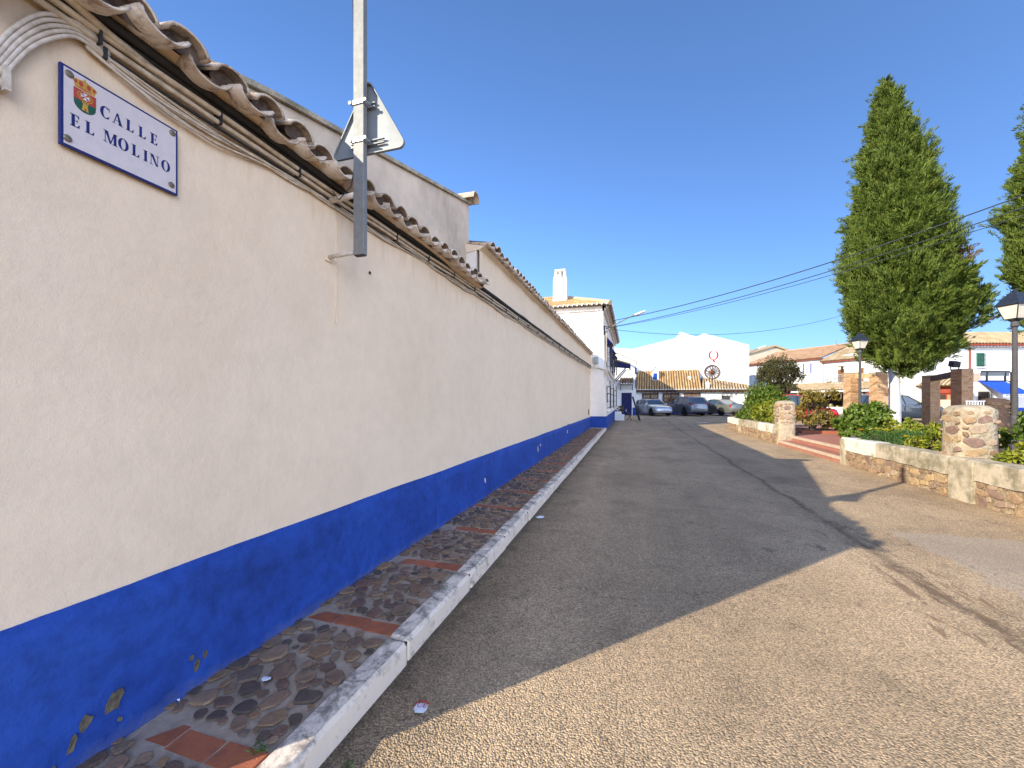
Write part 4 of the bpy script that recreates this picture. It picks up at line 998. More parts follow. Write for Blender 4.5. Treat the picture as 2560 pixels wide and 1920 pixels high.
# ---- two storey house with chimney
hx = -1.4; hy0, hy1 = 20.5, 34.0
hs = thing('two_storey_house', 'white two storey house with chimney and barred windows beyond the long wall', 'house', (hx, hy0, 0))
mb = MB()
vs = [(hx+.19, hy0, -.05), (hx+.19, hy1, -.05), (-8, hy1, -.05), (-8, hy0, -.05), (hx+.08, hy0, 3.0), (hx+.06, hy1, 3.0), (-8, hy1, 3.0), (-8, hy0, 3.0), (hx, hy0, 6.1), (hx, hy1, 6.1), (-8, hy1, 6.1), (-8, hy0, 6.1)]
mb.add(vs, [(0,1,5,4),(1,2,6,5),(2,3,7,6),(3,0,4,7),(4,5,9,8),(5,6,10,9),(6,7,11,10),(7,4,8,11),(8,9,10,11)])
build('wall', mb, M['white'], hs)
mb = MB(); mb.add([(hx+.20, hy0-.012, -.05), (hx+.205, hy1, -.05), (hx+.188, hy1, .84), (hx+.183, hy0-.012, .74), (-2.02, hy0-.012, -.05), (-2.02, hy0-.012, .74)], [(0, 1, 2, 3), (4, 0, 3, 5), (3, 2, 5)]); build('blue_dado', mb, M['dado'], hs)
mb = MB().box(hx-.2, hx+.012, hy0-.012, hy0+.0, 3.2, 6.1); build('corner_pilaster', mb, M['farwhite'], hs)
mb = MB(); mb.box(-8, hx+.09, hy0-.09, hy0+.02, 6.05, 6.18); mb.box(hx-.02, hx+.12, hy0-.09, hy1, 6.05, 6.18); mb.box(-8, hx+.16, hy0-.17, hy0+.02, 6.18, 6.24); mb.box(hx-.02, hx+.22, hy0-.17, hy1, 6.18, 6.24); build('cornice', mb, M['white'], hs)
ez = 6.28; apx = hx-2.6
tile_roof(hs, (-8.2, hy0-.32, ez), (hx+.36, hy0-.32, ez), (-8.2, hy0+2.4, ez+1.15), (apx, hy0+2.4, ez+1.15), .235, 7, M['tile_far'])
tile_roof(hs, (hx+.36, hy0-.30, ez), (hx+.36, hy1, ez), (apx, hy0+2.4, ez+1.15), (apx, hy1, ez+1.15), .24, 6, M['tile_far'], joined=True)
mb = MB().tube([(hx+.38, hy0-.34, ez+.06), (apx, hy0+2.4, ez+1.22)], .12, 8); build('hip_ridge', mb, M['tile_pale'], hs)
mb = MB().tube([(apx+.1, hy0+2.45, ez+1.2), (-8, hy0+2.45, ez+1.2)], .11, 8); build('ridge', mb, M['tile_far'], hs)
# soffit wave under the street eave
mb = MB(); mb.add([(hx, hy0, 6.1), (hx+.36, hy0-.2, 6.27), (hx+.36, hy1, 6.27), (hx, hy1, 6.1)], [(0, 1, 2, 3)]); build('soffit', mb, M['tile_white'], hs)
# chimney: flared base, shaft, vented head
cx, cy = -3.76, 21.85
ch = MB(); 
def sqr(h, z): return [(cx-h, cy-h*.8, z), (cx+h, cy-h*.8, z), (cx+h, cy+h*.8, z), (cx-h, cy+h*.8, z)]
rings = [sqr(.46, 6.45), sqr(.44, 6.75), sqr(.37, 7.1), sqr(.36, 8.2), sqr(.33, 8.24)]
ch.add(sum(rings, []), [(4*k+i, 4*k+(i+1)%4, 4*k+4+(i+1)%4, 4*k+4+i) for k in range(4) for i in range(4)]+[(16, 17, 18, 19)])
chm = build('chimney', ch, M['white'], hs)
mb = MB()
for px in (-.27, 0, .27): mb.add([(cx+px-.07, cy-.24, 8.24), (cx+px+.07, cy-.24, 8.24), (cx+px*.85+.05, cy-.20, 8.60), (cx+px*.85-.05, cy-.20, 8.60), (cx+px-.07, cy-.14, 8.24), (cx+px+.07, cy-.14, 8.24), (cx+px*.85+.05, cy-.12, 8.60), (cx+px*.85-.05, cy-.12, 8.60)], [(0,1,2,3),(7,6,5,4),(0,4,5,1),(1,5,6,2),(2,6,7,3),(3,7,4,0)])
mb.box(cx-.27, cx+.27, cy+.12, cy+.2, 8.24, 8.6); build('chimney_vents', mb, M['white'], chm)
mb = MB().box(cx-.285, cx+.285, cy-.24, cy+.24, 8.60, 8.69); build('chimney_cap', mb, M['farwhite'], chm)
# windows with iron cages and blue hoods (upper), iron grilles (lower)
def upper_window(y, zb, zt):
    mb = MB().box(hx+.03, hx+.055, y-.45, y+.45, zb, zt); w = build('window', mb, M['winglass'], hs)
    mb = MB(); mb.box(hx+.04, hx+.085, y-.5, y-.42, zb-.05, zt+.05); mb.box(hx+.04, hx+.085, y+.42, y+.5, zb-.05, zt+.05); mb.box(hx+.04, hx+.085, y-.5, y+.5, zt, zt+.08); build('window_frame', mb, M['bluewood'], w)
    mb = MB()
    for k in range(7): yy_ = y-.5+k/6; mb.bar((hx+.34, yy_, zb-.1), (hx+.34, yy_, zt+.02), .02)
    for z in (zb-.08, zb+(zt-zb)*.33, zb+(zt-zb)*.6, zt): mb.bar((hx+.05, y-.5, z), (hx+.34, y-.5, z), .022); mb.bar((hx+.34, y-.5, z), (hx+.34, y+.5, z), .022); mb.bar((hx+.05, y+.5, z), (hx+.34, y+.5, z), .022)
    for k in range(3): mb.bar((hx+.12+.1*k, y-.5, zb-.08), (hx+.12+.1*k, y-.5, zt), .018)
    build('window_cage', mb, M['iron'], w)
    mb = MB().add([(hx+.04, y-.58, zt+.02), (hx+.42, y-.58, zt+.02), (hx+.42, y+.58, zt+.02), (hx+.04, y+.58, zt+.02), (hx+.04, y-.3, zt+.50), (hx+.06, y+.3, zt+.50)], [(0, 3, 2, 1), (0, 1, 4), (1, 2, 5, 4), (2, 3, 5), (3, 0, 4, 5)]); build('window_hood', mb, M['bluewood'], w)
for y in (22.6, 26.6, 29.6): upper_window(y, 3.45, 4.55)
for y in (21.9, 25.6, 30.6):
    mb = MB().box(hx+.10, hx+.135, y-.42, y+.42, 1.15, 2.25); w = build('window', mb, M['winglass'], hs)
    mb = MB()
    for k in range(6): yy_ = y-.45+.9*k/5; mb.bar((hx+.30, yy_, 1.12), (hx+.30, yy_, 2.45 if k in (0, 5) else 2.3), .02)
    for z in (1.15, 1.5, 1.9, 2.28): mb.bar((hx+.30, y-.46, z), (hx+.30, y+.46, z), .022); mb.bar((hx+.1, y-.46, z), (hx+.3, y-.46, z), .022); mb.bar((hx+.1, y+.46, z), (hx+.3, y+.46, z), .022)
    mb.lathe([(.02, 0), (.028, .05), (.006, .18)], 6, (hx+.30, y-.45, 2.42)); build('window_grille', mb, M['iron'], w)
    mb = MB().box(hx+.12, hx+.33, y-.55, y+.55, .98, 1.08); build('window_sill', mb, M['white'], w)
# timber porch hood over the house door
ph = [(-1.36, 31.6, 4.68), (-1.36, 34.0, 4.68), (-.10, 34.0, 4.28), (-.10, 31.6, 4.28)]
mb = MB(); mb.add(ph+[(x, y, z+.10) for x, y, z in ph], [(0,1,2,3),(7,6,5,4),(0,4,5,1),(1,5,6,2),(2,6,7,3),(3,7,4,0)]); p = build('porch_roof', mb, M['tile_pale'], hs)
mb = MB().box(-.20, -.10, 31.6, 34.0, 3.98, 4.27); mb.add([(-1.35, 31.62, 4.1), (-.15, 31.62, 3.98), (-.15, 31.62, 4.26), (-1.35, 31.62, 4.66), (-1.35, 31.70, 4.1), (-.15, 31.70, 3.98), (-.15, 31.70, 4.26), (-1.35, 31.70, 4.66)], [(0,1,2,3),(7,6,5,4),(0,4,5,1),(1,5,6,2),(2,6,7,3),(3,7,4,0)]); build('porch_fascia', mb, M['bluewood'], p)
for y in (31.75, 33.8): mb = MB().bar((-1.28, y, 3.1), (-.45, y, 4.05), .09); build('porch_strut', mb, M['bluewood'], p)
# service box and cable drop on the return wall
mb = MB().box(-1.83, -1.63, hy0-.12, hy0-.002, 3.38, 3.72); build('meter_box', mb, M['greyboard'], hs, bevel=.02)
mb = MB().tube([(-1.95, hy0-.03, 3.2), (-1.8, hy0-.04, 3.26), (-1.72, hy0-.06, 3.4)], .014, 6); mb.tube([(-2.0, hy0-.2, 3.22), (-1.6, hy0-.05, 3.16), (-1.25, hy0-.04, 3.05), (-1.16, hy0+.5, 2.98)], .02, 6); mb.tube([(-1.17, hy0+.1, 3.05), (-1.17, 24, 2.9), (-1.18, 30, 2.82)], .05, 6); mb.tube([(-1.22, hy0-.03, 4.9), (-1.2, hy0-.03, 3.1), (-1.17, hy0-.03, 2.5)], .018, 6); mb.box(-1.26, -1.14, hy0-.08, hy0+.02, 2.72, 3.06); build('service_cables', mb, M['cream_cable'], hs)

# ---- annex with blue door under a little tiled canopy
ax = thing('annex', 'white annex with deep blue double door under a small tiled canopy', 'building', (-1, 38, .2))
mb = MB().prism([(-6, -.05), (.36, -.05), (.36, 5.1), (-1.2, 5.85), (-6, 6.4)], 38, 44.4, 'y'); build('wall', mb, M['farwhite'], ax)
mb = MB().prism([(-6, 6.44), (-6, 6.39), (-1.2, 5.85), (.42, 5.07), (.44, 5.12), (-1.2, 5.92)], 37.9, 44.4, 'y'); build('verge', mb, M['coping'], ax)
mb = MB().box(-.92, -.02, 37.95, 38.0, .2, 2.27); d = build('door', mb, M['bluewood'], ax)
mb = MB().box(-.475, -.465, 37.94, 37.955, .22, 2.25); build('door_gap', mb, M['iron'], d)
mb = MB(); mb.box(-1.0, .04, 37.97, 38.0, 2.27, 2.36); mb.box(-.02, .05, 37.97, 38.0, .2, 2.3); build('door_surround', mb, M['farwhite'], d)
mb = MB().box(.05, .362, 37.98, 38.0, .15, .92); build('blue_dado', mb, M['dado'], ax)
tile_roof(ax, (-1.05, 37.25, 3.05), (.12, 37.25, 3.05), (-1.05, 38.0, 3.62), (.12, 38.0, 3.62), .215, 3, M['tile_old'])
for x in (-.98, .04): mb = MB().bar((x, 37.98, 2.55), (x, 37.4, 3.0), .07); mb.bar((x, 37.98, 2.98), (x, 37.3, 2.98), .07); build('canopy_bracket', mb, M['bluewood'], ax)
mb = MB().box(.25, .40, 37.93, 38.0, 3.95, 4.55); build('shutter', mb, M['bluewood'], ax)
mb = MB().tube([(.2, 37.93, 3.7), (.3, 37.93, 3.65), (.33, 37.93, 2.7), (.55, 42.2, 2.5)], .03, 6); build('gutter_pipe', mb, M['iron_grey'], ax)

# ---- restaurant: low tiled range in front of a tall white gabled wall
rs = thing('restaurant', 'bright white restaurant with tall blank gabled wall above a long tiled roof', 'building', (5, 44.5, .2))
FY = 42.5
mb = MB().box(.38, 10.35, FY, 44.5, -.05, 2.72); build('front_wall', mb, M['farwhite'], rs)
mb = MB().box(.38, 10.35, FY-.012, FY, .1, .85); build('blue_dado', mb, M['dado'], rs)
BYW = 44.5
tall = [(-3, -.05), (11.05, -.05), (11.05, 6.98), (6.95, 8.33), (6.3, 8.0), (4.75, 8.6), (4.3, 7.95), (.1, 7.0), (-1.2, 7.1), (-3, 7.4)]
mb = MB().prism(tall, BYW, 52, 'y'); build('tall_wall', mb, M['farwhite'], rs)
mb = MB()
top = tall[2:]
for (xa, za), (xb, zb) in zip(top, top[1:]): mb.add([(xa, BYW-.04, za), (xb, BYW-.04, zb), (xb, BYW-.04, zb+.06), (xa, BYW-.04, za+.06), (xa, 52, za), (xb, 52, zb), (xb, 52, zb+.06), (xa, 52, za+.06)], [(0,1,2,3),(7,6,5,4),(3,2,6,7),(0,4,5,1)])
build('verge', mb, M['farwhite'], rs)
tile_roof(rs, (.42, FY-.42, 2.62), (6.45, FY-.42, 2.62), (.55, BYW-.02, 4.62), (6.5, BYW-.02, 4.68), .245, 6, M['tile_far'], nm='roof_tile')
tile_roof(rs, (6.45, FY-.42, 2.62), (10.55, FY-.42, 2.58), (6.75, BYW-.02, 3.88), (11.0, BYW-.02, 3.10), .245, 4, M['tile_pale'])
mb = MB().box(.4, 10.5, FY-.38, FY-.02, 2.44, 2.53); build('eave_beam', mb, M['wood_dark'], rs)
for k in range(26): mb = MB().box(.5+.395*k, .58+.395*k, FY-.36, FY, 2.36, 2.44); build('rafter_end', mb, M['wood_dark'], rs)
for x0, x1 in ((1.05, 2.47), (3.0, 4.40), (4.95, 6.30)):
    mb = MB().box(x0, x1, FY-.03, FY+.02, .55, 2.22); w = build('window', mb, M['wood'], rs)
    mb = MB()
    for k in range(2):
        for j in range(4):
            for i in range(3):
                a = x0+.1+(x1-x0)*.5*k+i*(x1-x0)*.14; z = .7+j*.38; mb.box(a, a+(x1-x0)*.10, FY-.04, FY-.025, z, z+.26)
    build('window_panes', mb, M['winglass'], w)
    mb = MB(); mb.box(x0-.07, x0, FY-.06, FY, .5, 2.3); mb.box(x1, x1+.07, FY-.06, FY, .5, 2.3); mb.box(x0-.07, x1+.07, FY-.06, FY, 2.22, 2.30); mb.box((x0+x1)/2-.03, (x0+x1)/2+.03, FY-.05, FY, .55, 2.22); build('window_frame', mb, M['wood_dark'], w)
mb = MB().box(8.25, 8.95, FY-.01, FY+.02, 1.0, 2.0); w = build('window', mb, M['winglass'], rs)
mb = MB()
for k in range(7): mb.bar((8.2+.8*k/6, FY-.16, .95), (8.2+.8*k/6, FY-.16, 2.02), .025)
for z in (.98, 2.02): mb.bar((8.15, FY-.16, z), (9.05, FY-.16, z), .04)
mb.tube([(8.22, FY-.16, 2.02), (8.3, FY-.16, 2.25), (8.5, FY-.16, 2.38), (8.7, FY-.16, 2.38), (8.9, FY-.16, 2.25), (8.98, FY-.16, 2.02)], .02, 6); mb.bar((8.6, FY-.16, 2.05), (8.6, FY-.16, 2.4), .03); mb.bar((8.15, FY-.16, 2.0), (8.15, FY-.16, 2.3), .03); mb.bar((9.05, FY-.16, 2.0), (9.05, FY-.16, 2.3), .03)
build('window_grille', mb, M['iron'], w)
mb = MB().lathe([(.07, 0), (.06, .02), (.01, .03)], 10); o = link('wall_medallion', mb.mesh('wall_medallion', M['iron']), rs, (9.45, FY-.01, 2.15), (R(90), 0, 0))
for x in (6.75, 7.2): mb = MB().box(x-.05, x+.05, FY-.05, FY, .1, 2.4); build('downpipe', mb, M['farwhite'], rs)
# dormer
mb = MB().prism([(1.95, 3.3), (2.62, 3.3), (2.62, 4.55), (2.285, 4.98), (1.95, 4.55)], 43.25, BYW, 'y'); dm = build('dormer', mb, M['farwhite'], rs)
mb = MB(); mb.bar((1.84, 43.2, 4.46), (2.285, 43.2, 5.05), .07, .05); mb.bar((2.73, 43.2, 4.46), (2.285, 43.2, 5.05), .07, .05); build('dormer_verge', mb, M['tile_old'], dm)
mb = MB().box(2.08, 2.44, 43.2, 43.26, 3.72, 4.35); build('dormer_window', mb, M['bluedoor'], dm)
for x, y, z in ((5.5, 43.4, 3.55), (7.0, 42.5, 2.95)):
    mb = MB().box(x-.14, x+.14, y-.14, y+.14, z-.3, z+.25); mb.add([(x-.2, y-.2, z+.25), (x+.2, y-.2, z+.25), (x+.2, y+.2, z+.25), (x-.2, y+.2, z+.25), (x, y, z+.48)], [(0,3,2,1),(0,1,4),(1,2,4),(2,3,4),(3,0,4)]); build('roof_vent', mb, M['farwhite'], rs)
# wagon wheel and round emblem hung on the tall wall
WY = BYW-.10
t = thing('wagon_wheel', 'old red wagon wheel hung on the tall white restaurant wall', 'wheel', (7.72, WY, 4.45))
cxw, czw, rw = 7.72, 4.45, .72
def ringmb(cx_, cz_, ro_, ri_, y0_, y1_, n=40):
    mb = MB(); vs = []
    for k in range(n):
        a = 2*math.pi*k/n; vs += [(cx_+ro_*math.cos(a), y0_, cz_+ro_*math.sin(a)), (cx_+ri_*math.cos(a), y0_, cz_+ri_*math.sin(a)), (cx_+ri_*math.cos(a), y1_, cz_+ri_*math.sin(a)), (cx_+ro_*math.cos(a), y1_, cz_+ro_*math.sin(a))]
    return mb.add(vs, [(4*k+j, 4*k+(j+1)%4, 4*((k+1)%n)+(j+1)%4, 4*((k+1)%n)+j) for k in range(n) for j in range(4)])
build('rim', ringmb(cxw, czw, rw, rw-.085, WY-.03, WY+.05), M['wood_dark'], t)
for k in range(14):
    a = 2*math.pi*k/14+.2; mb = MB().bar((cxw+.12*math.cos(a), WY, czw+.12*math.sin(a)), (cxw+(rw-.07)*math.cos(a), WY, czw+(rw-.07)*math.sin(a)), .05); build('spoke', mb, M['wood_dark'], t)
mb = MB().lathe([(.17, 0), (.17, .08), (.11, .2), (.07, .22)], 14); link('hub', mb.mesh('hub', M['rust']), t, (cxw, WY+.04, czw), (R(90), 0, 0))
t = thing('wall_emblem', 'red round letter Q emblem on the tall white wall above the wagon wheel', 'emblem', (7.87, WY+.08, 6.1))
mb = MB(); n = 40; cx_, cz_ = 7.87, 6.15
for k in range(n):
    P = []
    for a in (2*math.pi*k/n, 2*math.pi*(k+1)/n):
        P.append(((cx_+.45*math.cos(a), cz_+.50*math.sin(a)), (cx_+.31*math.cos(a), cz_+.02+.46*math.sin(a))))
    (o0, i0), (o1, i1) = P
    mb.add([(o0[0], WY+.05, o0[1]), (o1[0], WY+.05, o1[1]), (i1[0], WY+.05, i1[1]), (i0[0], WY+.05, i0[1]), (o0[0], WY+.1, o0[1]), (o1[0], WY+.1, o1[1]), (i1[0], WY+.1, i1[1]), (i0[0], WY+.1, i0[1])], [(0,1,2,3),(0,4,5,1),(3,2,6,7)])
build('ring', mb, M['qred'], t)
mb = MB(); mb.prism([(cx_-.14, cz_-.40), (cx_+.08, cz_-.43), (cx_+.09, cz_-.62), (cx_+.28, cz_-.70), (cx_+.08, cz_-.75), (cx_-.05, cz_-.62)], WY+.045, WY+.1, 'y'); build('tail', mb, M['qred'], t)

# ---- cobra street light fixed on the house, wires
t = thing('wall_street_lamp', 'grey cobra head street lamp on an arm fixed to the two storey house', 'street lamp', (-1.2, 20.6, 4.9))
mb = MB().tube([(-1.3, 20.62, 4.95), (-.85, 20.6, 5.30), (-.2, 20.58, 5.62), (.15, 20.56, 5.74)], .03, 8); build('arm', mb, M['galv'], t, smooth=True)
mb = MB().bar((-1.32, 20.62, 5.25), (-.9, 20.61, 5.27), .03); mb.box(-1.42, -1.30, 20.58, 20.7, 4.85, 5.3); build('bracket', mb, M['iron'], t)
mb = MB(); n = 10; prof = [(0, .05, .04), (.12, .10, .06), (.34, .12, .07), (.52, .09, .05), (.58, .03, .03)]
dx, dz = Vector((.93, 0, .30)), Vector((-.30, 0, .93)); vs = []
for l, w_, h_ in prof:
    for k in range(n): a = 2*math.pi*k/n; vs.append(Vector((.12, 20.56, 5.73))+dx*l+Vector((0, 1, 0))*w_*math.cos(a)+dz*h_*math.sin(a))
mb.add(vs, [(i*n+k, i*n+(k+1)%n, (i+1)*n+(k+1)%n, (i+1)*n+k) for i in range(4) for k in range(n)]+[tuple(range(n)), tuple(range(4*n, 5*n))]); build('head', mb, M['whiteplastic'], t, smooth=True)
t = thing('street_lamp', 'distant cobra head street lamp projecting beside the right end of the restaurant', 'street lamp', (11.9, 48.4, .3))
mb = MB().tube([(11.1, 48.2, 5.9), (11.98, 48.49, 6.57), (13.0, 48.8, 7.2)], .05, 6); build('arm', mb, M['galv'], t)
mb = MB().bar((12.95, 48.78, 7.18), (13.7, 49.0, 7.48), .22, .12); build('head', mb, M['whiteplastic'], t)
mb = MB().tube([(11.1, 48.2, .2), (11.1, 48.2, 6.0)], .09, 8); build('pole', mb, M['galv'], t)
def wire(label, a, b, sag, r=.012, n=24):
    a, b = Vector(a), Vector(b); pts = [a.lerp(b, k/n)-Vector((0, 0, sag*4*(k/n)*(1-k/n))) for k in range(n+1)]
    o = build('overhead_wire', MB().tube(pts, r, 6), M['wire'], smooth=True); o['label'] = label; o['category'] = 'wire'; o['group'] = 'overhead wires'
HW = (-1.25, 20.7)
wire('thick black overhead wire crossing in front of the cypress, uppermost', (HW[0]+.3, 20.6, 5.52), (11.4, 12.8, 7.3), .42, .017)
wire('thin black overhead wire crossing in front of the cypress, second from the top', (HW[0], 20.7, 5.20), (11.4, 12.8, 6.95), .40, .014)
wire('thin black overhead wire crossing in front of the cypress, lowest of the three', (HW[0], 20.7, 5.18), (11.4, 12.8, 6.72), .40, .010)
wire('single slack wire running from the two storey house over the restaurant gable', (HW[0], 20.75, 5.18), (12.9, 28.9, 6.9), .78, .011)

# ================================================================ HOUSES ACROSS THE PARK
A0 = Vector((16.93, 52.06, 0)); DS = Vector((.6, -.8, 0)); DN = Vector((.8, .6, 0))     # along the facades, and inwards
def F(s, n, z): p = A0+DS*s+DN*n; return (p.x, p.y, z)
def fbox(mb, s0, s1, n0, n1, z0, z1):
    return mb.add([F(s0,n0,z0), F(s1,n0,z0), F(s1,n1,z0), F(s0,n1,z0), F(s0,n0,z1), F(s1,n0,z1), F(s1,n1,z1), F(s0,n1,z1)], [(0,3,2,1),(4,5,6,7),(0,1,5,4),(1,2,6,5),(2,3,7,6),(3,0,4,7)])
def house_row(name, label, s0, s1, ez, rz, depth, tilemat, trim):
    t = thing(name, label, 'house', F((s0+s1)/2, 0, .3))
    mb = fbox(MB(), s0, s1, 0, depth*2, 0, ez); mb.add([F(s0, 0, ez), F(s0, depth, rz), F(s0, 2*depth, ez), F(s1, 0, ez), F(s1, depth, rz), F(s1, 2*depth, ez)], [(0, 1, 2), (3, 5, 4)]); build('wall', mb, M['farwhite'], t)
    tile_roof(t, F(s0-.1, -.4, ez+.02), F(s1+.05, -.4, ez+.02), F(s0-.1, depth, rz+.05), F(s1+.05, depth, rz+.05), .26, 9, tilemat, rim=False, joined=True)
    mb = fbox(MB(), s0-.1, s1+.05, -.36, 0, ez-.10, ez-.02); build('cornice', mb, M[trim], t)
    mb = MB().tube([F(s0, depth, rz+.08), F(s1, depth, rz+.08)], .13, 8); build('ridge', mb, tilemat, t)
    return t
h1 = house_row('village_house', 'white house with orange tiled roof and blue edged windows left of the brick pillars', -5, 3.55, 6.0, 7.7, 5.0, M['tile_orange'], 'redpaint')
h2 = house_row('village_house', 'white house with pale tiled roof, balcony and air conditioner behind the brick pillars', 3.55, 9.7, 5.6, 7.9, 5.5, M['tile_pale'], 'redpaint')
def win(par, s0, s1, z0, z1, side='bluedoor', glass='whiteplastic'):
    mb = fbox(MB(), s0, s1, -.01, .0, z0, z1); w = build('window', mb, M[glass], par)
    mb = fbox(MB(), s0-.02, s0+.12, -.02, -.005, z0, z1); build('window_reveal', mb, M[side], w)
    mb = fbox(MB(), s0-.05, s1+.05, -.10, 0, z1, z1+.10); build('window_head', mb, M['farwhite'], w)
    mb = fbox(MB(), s0-.05, s1+.05, -.12, 0, z0-.08, z0); build('window_sill', mb, M['farwhite'], w)
win(h1, .55, .95, 4.5, 5.5); win(h1, 1.5, 1.95, 4.45, 5.6); win(h1, 2.3, 2.8, 4.45, 5.55)
for s, z in ((2.1, 7.3), (3.3, 7.9)):
    mb = MB().tube([F(s, 4.5, 7.2), F(s, 4.5, 7.2+z-6.2)], .035, 6); mb.tube([F(s, 4.5, z+.35), F(s+1.0, 4.3, z+.45)], .025, 6); build('antenna', mb, M['galv'], h1)
    for k in range(4): mb = MB().bar(F(s+.3+.2*k, 4.1, z+.4), F(s+.3+.2*k, 4.7, z+.4), .02); build('antenna_rod', mb, M['galv'], h1)
mb = fbox(MB(), 5.21, 5.46, -.02, .0, 4.37, 4.99); w = build('window', mb, M['interior'], h2)
mb = fbox(MB(), 5.0, 5.5, -.16, 0, 4.98, 5.06); build('window_hood', mb, M['tile_pale'], w)
mb = fbox(MB(), 3.98, 4.42, -.35, -.02, 3.5, 3.98); ac = build('air_conditioner', mb, M['whiteplastic'], h2, bevel=.03)
mb = MB().lathe([(.19, 0), (.19, .02), (.05, .03)], 14); 
o = link('fan_grille', mb.mesh('fan_grille', M['greyboard']), ac, F(4.12, -.36, 3.74)); o.rotation_euler = frame_mat((0, 0, 1), (-.8, -.6, 0)).to_euler()
def balcony(s0, s1):
    mb = fbox(MB(), s0, s1, -.7, 0, 3.2, 3.32); b = build('balcony', mb, M['farwhite'], h2)
    mb = MB()
    n = max(5, int((s1-s0)/.12))
    for k in range(n+1): mb.bar(F(s0+(s1-s0)*k/n, -.66, 3.32), F(s0+(s1-s0)*k/n, -.66, 4.12), .025)
    mb.bar(F(s0, -.66, 4.13), F(s1, -.66, 4.13), .05); mb.bar(F(s0, -.66, 4.13), F(s0, 0, 4.13), .05); build('balcony_rail', mb, M['greyboard'], b)
    mb = fbox(MB(), s0+.2, s1-.2, -.02, 0, 3.3, 4.7); build('balcony_door', mb, M['wood'], b)
balcony(4.75, 5.75); balcony(6.6, 7.5); balcony(8.4, 9.2)
mb = MB().tube([F(3.6, -.05, 5.55), F(3.6, -.05, .3)], .05, 6); build('downpipe', mb, M['greyboard'], h1)
# shop arcade: lean-to roof on posts with hanging wares
ar = thing('shop_arcade', 'tiled lean-to shop arcade hung with woven wares, behind the russet bush', 'arcade', F(4, -3, .3))
tile_roof(ar, F(-5, -3.9, 2.55), F(9.8, -3.9, 2.55), F(-5, -.02, 3.36), F(9.8, -.02, 3.36), .26, 8, M['tile_pale'], rim=False, joined=True)
mb = fbox(MB(), -5, 9.8, -3.95, -3.85, 2.36, 2.50); build('fascia', mb, M['farwhite'], ar)
mb = fbox(MB(), -5, 9.8, -.06, -.02, .2, 3.3); build('shop_back', mb, M['interior'], ar)
mb = fbox(MB(), -5, 9.8, -3.6, -.1, 2.42, 2.46); build('ceiling', mb, M['wood_dark'], ar)
for s in (-4.5, -1.6, 1.2, 4.6, 8.0, 9.6): mb = fbox(MB(), s-.11, s+.11, -3.8, -3.58, .2, 2.42); build('post', mb, M['redpaint'] if s in (4.6, 9.6) else M['farwhite'], ar)
mb = MB()
for k in range(150):
    s = q.uniform(-4.8, 9.6); l = q.uniform(.15, .5); w_ = q.uniform(.03, .09); n_ = q.uniform(-3.8, -3.3); fbox(mb, s, s+w_, n_, n_+.03, 2.38-l, 2.38)
build('hanging_wares', mb, M['goods_pale'], ar, kind='stuff')
mb = MB()
for k in range(70):
    s = q.uniform(-4.5, 9.4); n_ = q.uniform(-3.3, -1); h_ = q.uniform(.1, .35); z0 = q.choice((.35, .95, .95)); w_ = q.uniform(.1, .3); fbox(mb, s, s+w_, n_, n_+.2, z0, z0+h_)
build('displayed_wares', mb, M['goods'], ar, kind='stuff')
for s0, s1 in ((-4, -2), (2, 4.2), (5, 7.4), (8.2, 9.5)): mb = fbox(MB(), s0, s1, -3.5, -2.8, .2, .95); build('counter', mb, M['farwhite'], ar)
# oxide red shop front
rd = thing('souvenir_shop', 'oxide red shop front with dark doorway seen between the brick pillars', 'shop', F(13.2, -1.0, .3))
mb = fbox(MB(), 11.9, 14.3, -1.0, -.05, .2, 2.75); build('wall', mb, M['redpaint'], rd)
mb = fbox(MB(), 12.75, 13.35, -1.03, -.98, .25, 2.05); build('doorway', mb, M['interior'], rd)
mb = fbox(MB(), 12.55, 13.6, -1.10, -1.0, 2.15, 2.28); build('lintel', mb, M['redpaint'], rd)
tile_roof(rd, F(11.7, -1.5, 2.75), F(14.5, -1.5, 2.75), F(11.7, -.02, 3.5), F(14.5, -.02, 3.5), .26, 4, M['tile_pale'], rim=False, joined=True)
mb = fbox(MB(), 13.45, 13.9, -1.06, -.98, .9, 2.0); build('hanging_wares', mb, M['goods'], rd)
# low wall with pale stone and a plinth in front of the shops
lw = thing('low_stone_wall', 'low ochre stone wall behind the parked blue car', 'wall', (17.2, 33.6, .3))
mb = MB().bar((15.4, 34.5, .95), (20.6, 32.6, .95), .3, 1.3); build('wall', mb, M['beige'], lw)
wm = thing('miniature_windmill', 'small white lattice frame standing on the low stone wall behind the blue car', 'ornament', (17.0, 33.9, 1.6))
for dx_ in (-.45, 0, .45, .9): mb = MB().bar((17.2+dx_, 33.8-dx_*.36, 1.6), (17.2+dx_*.6+.1, 33.8-dx_*.2, 3.0), .07); build('strut', mb, M['whiteplastic'], wm)

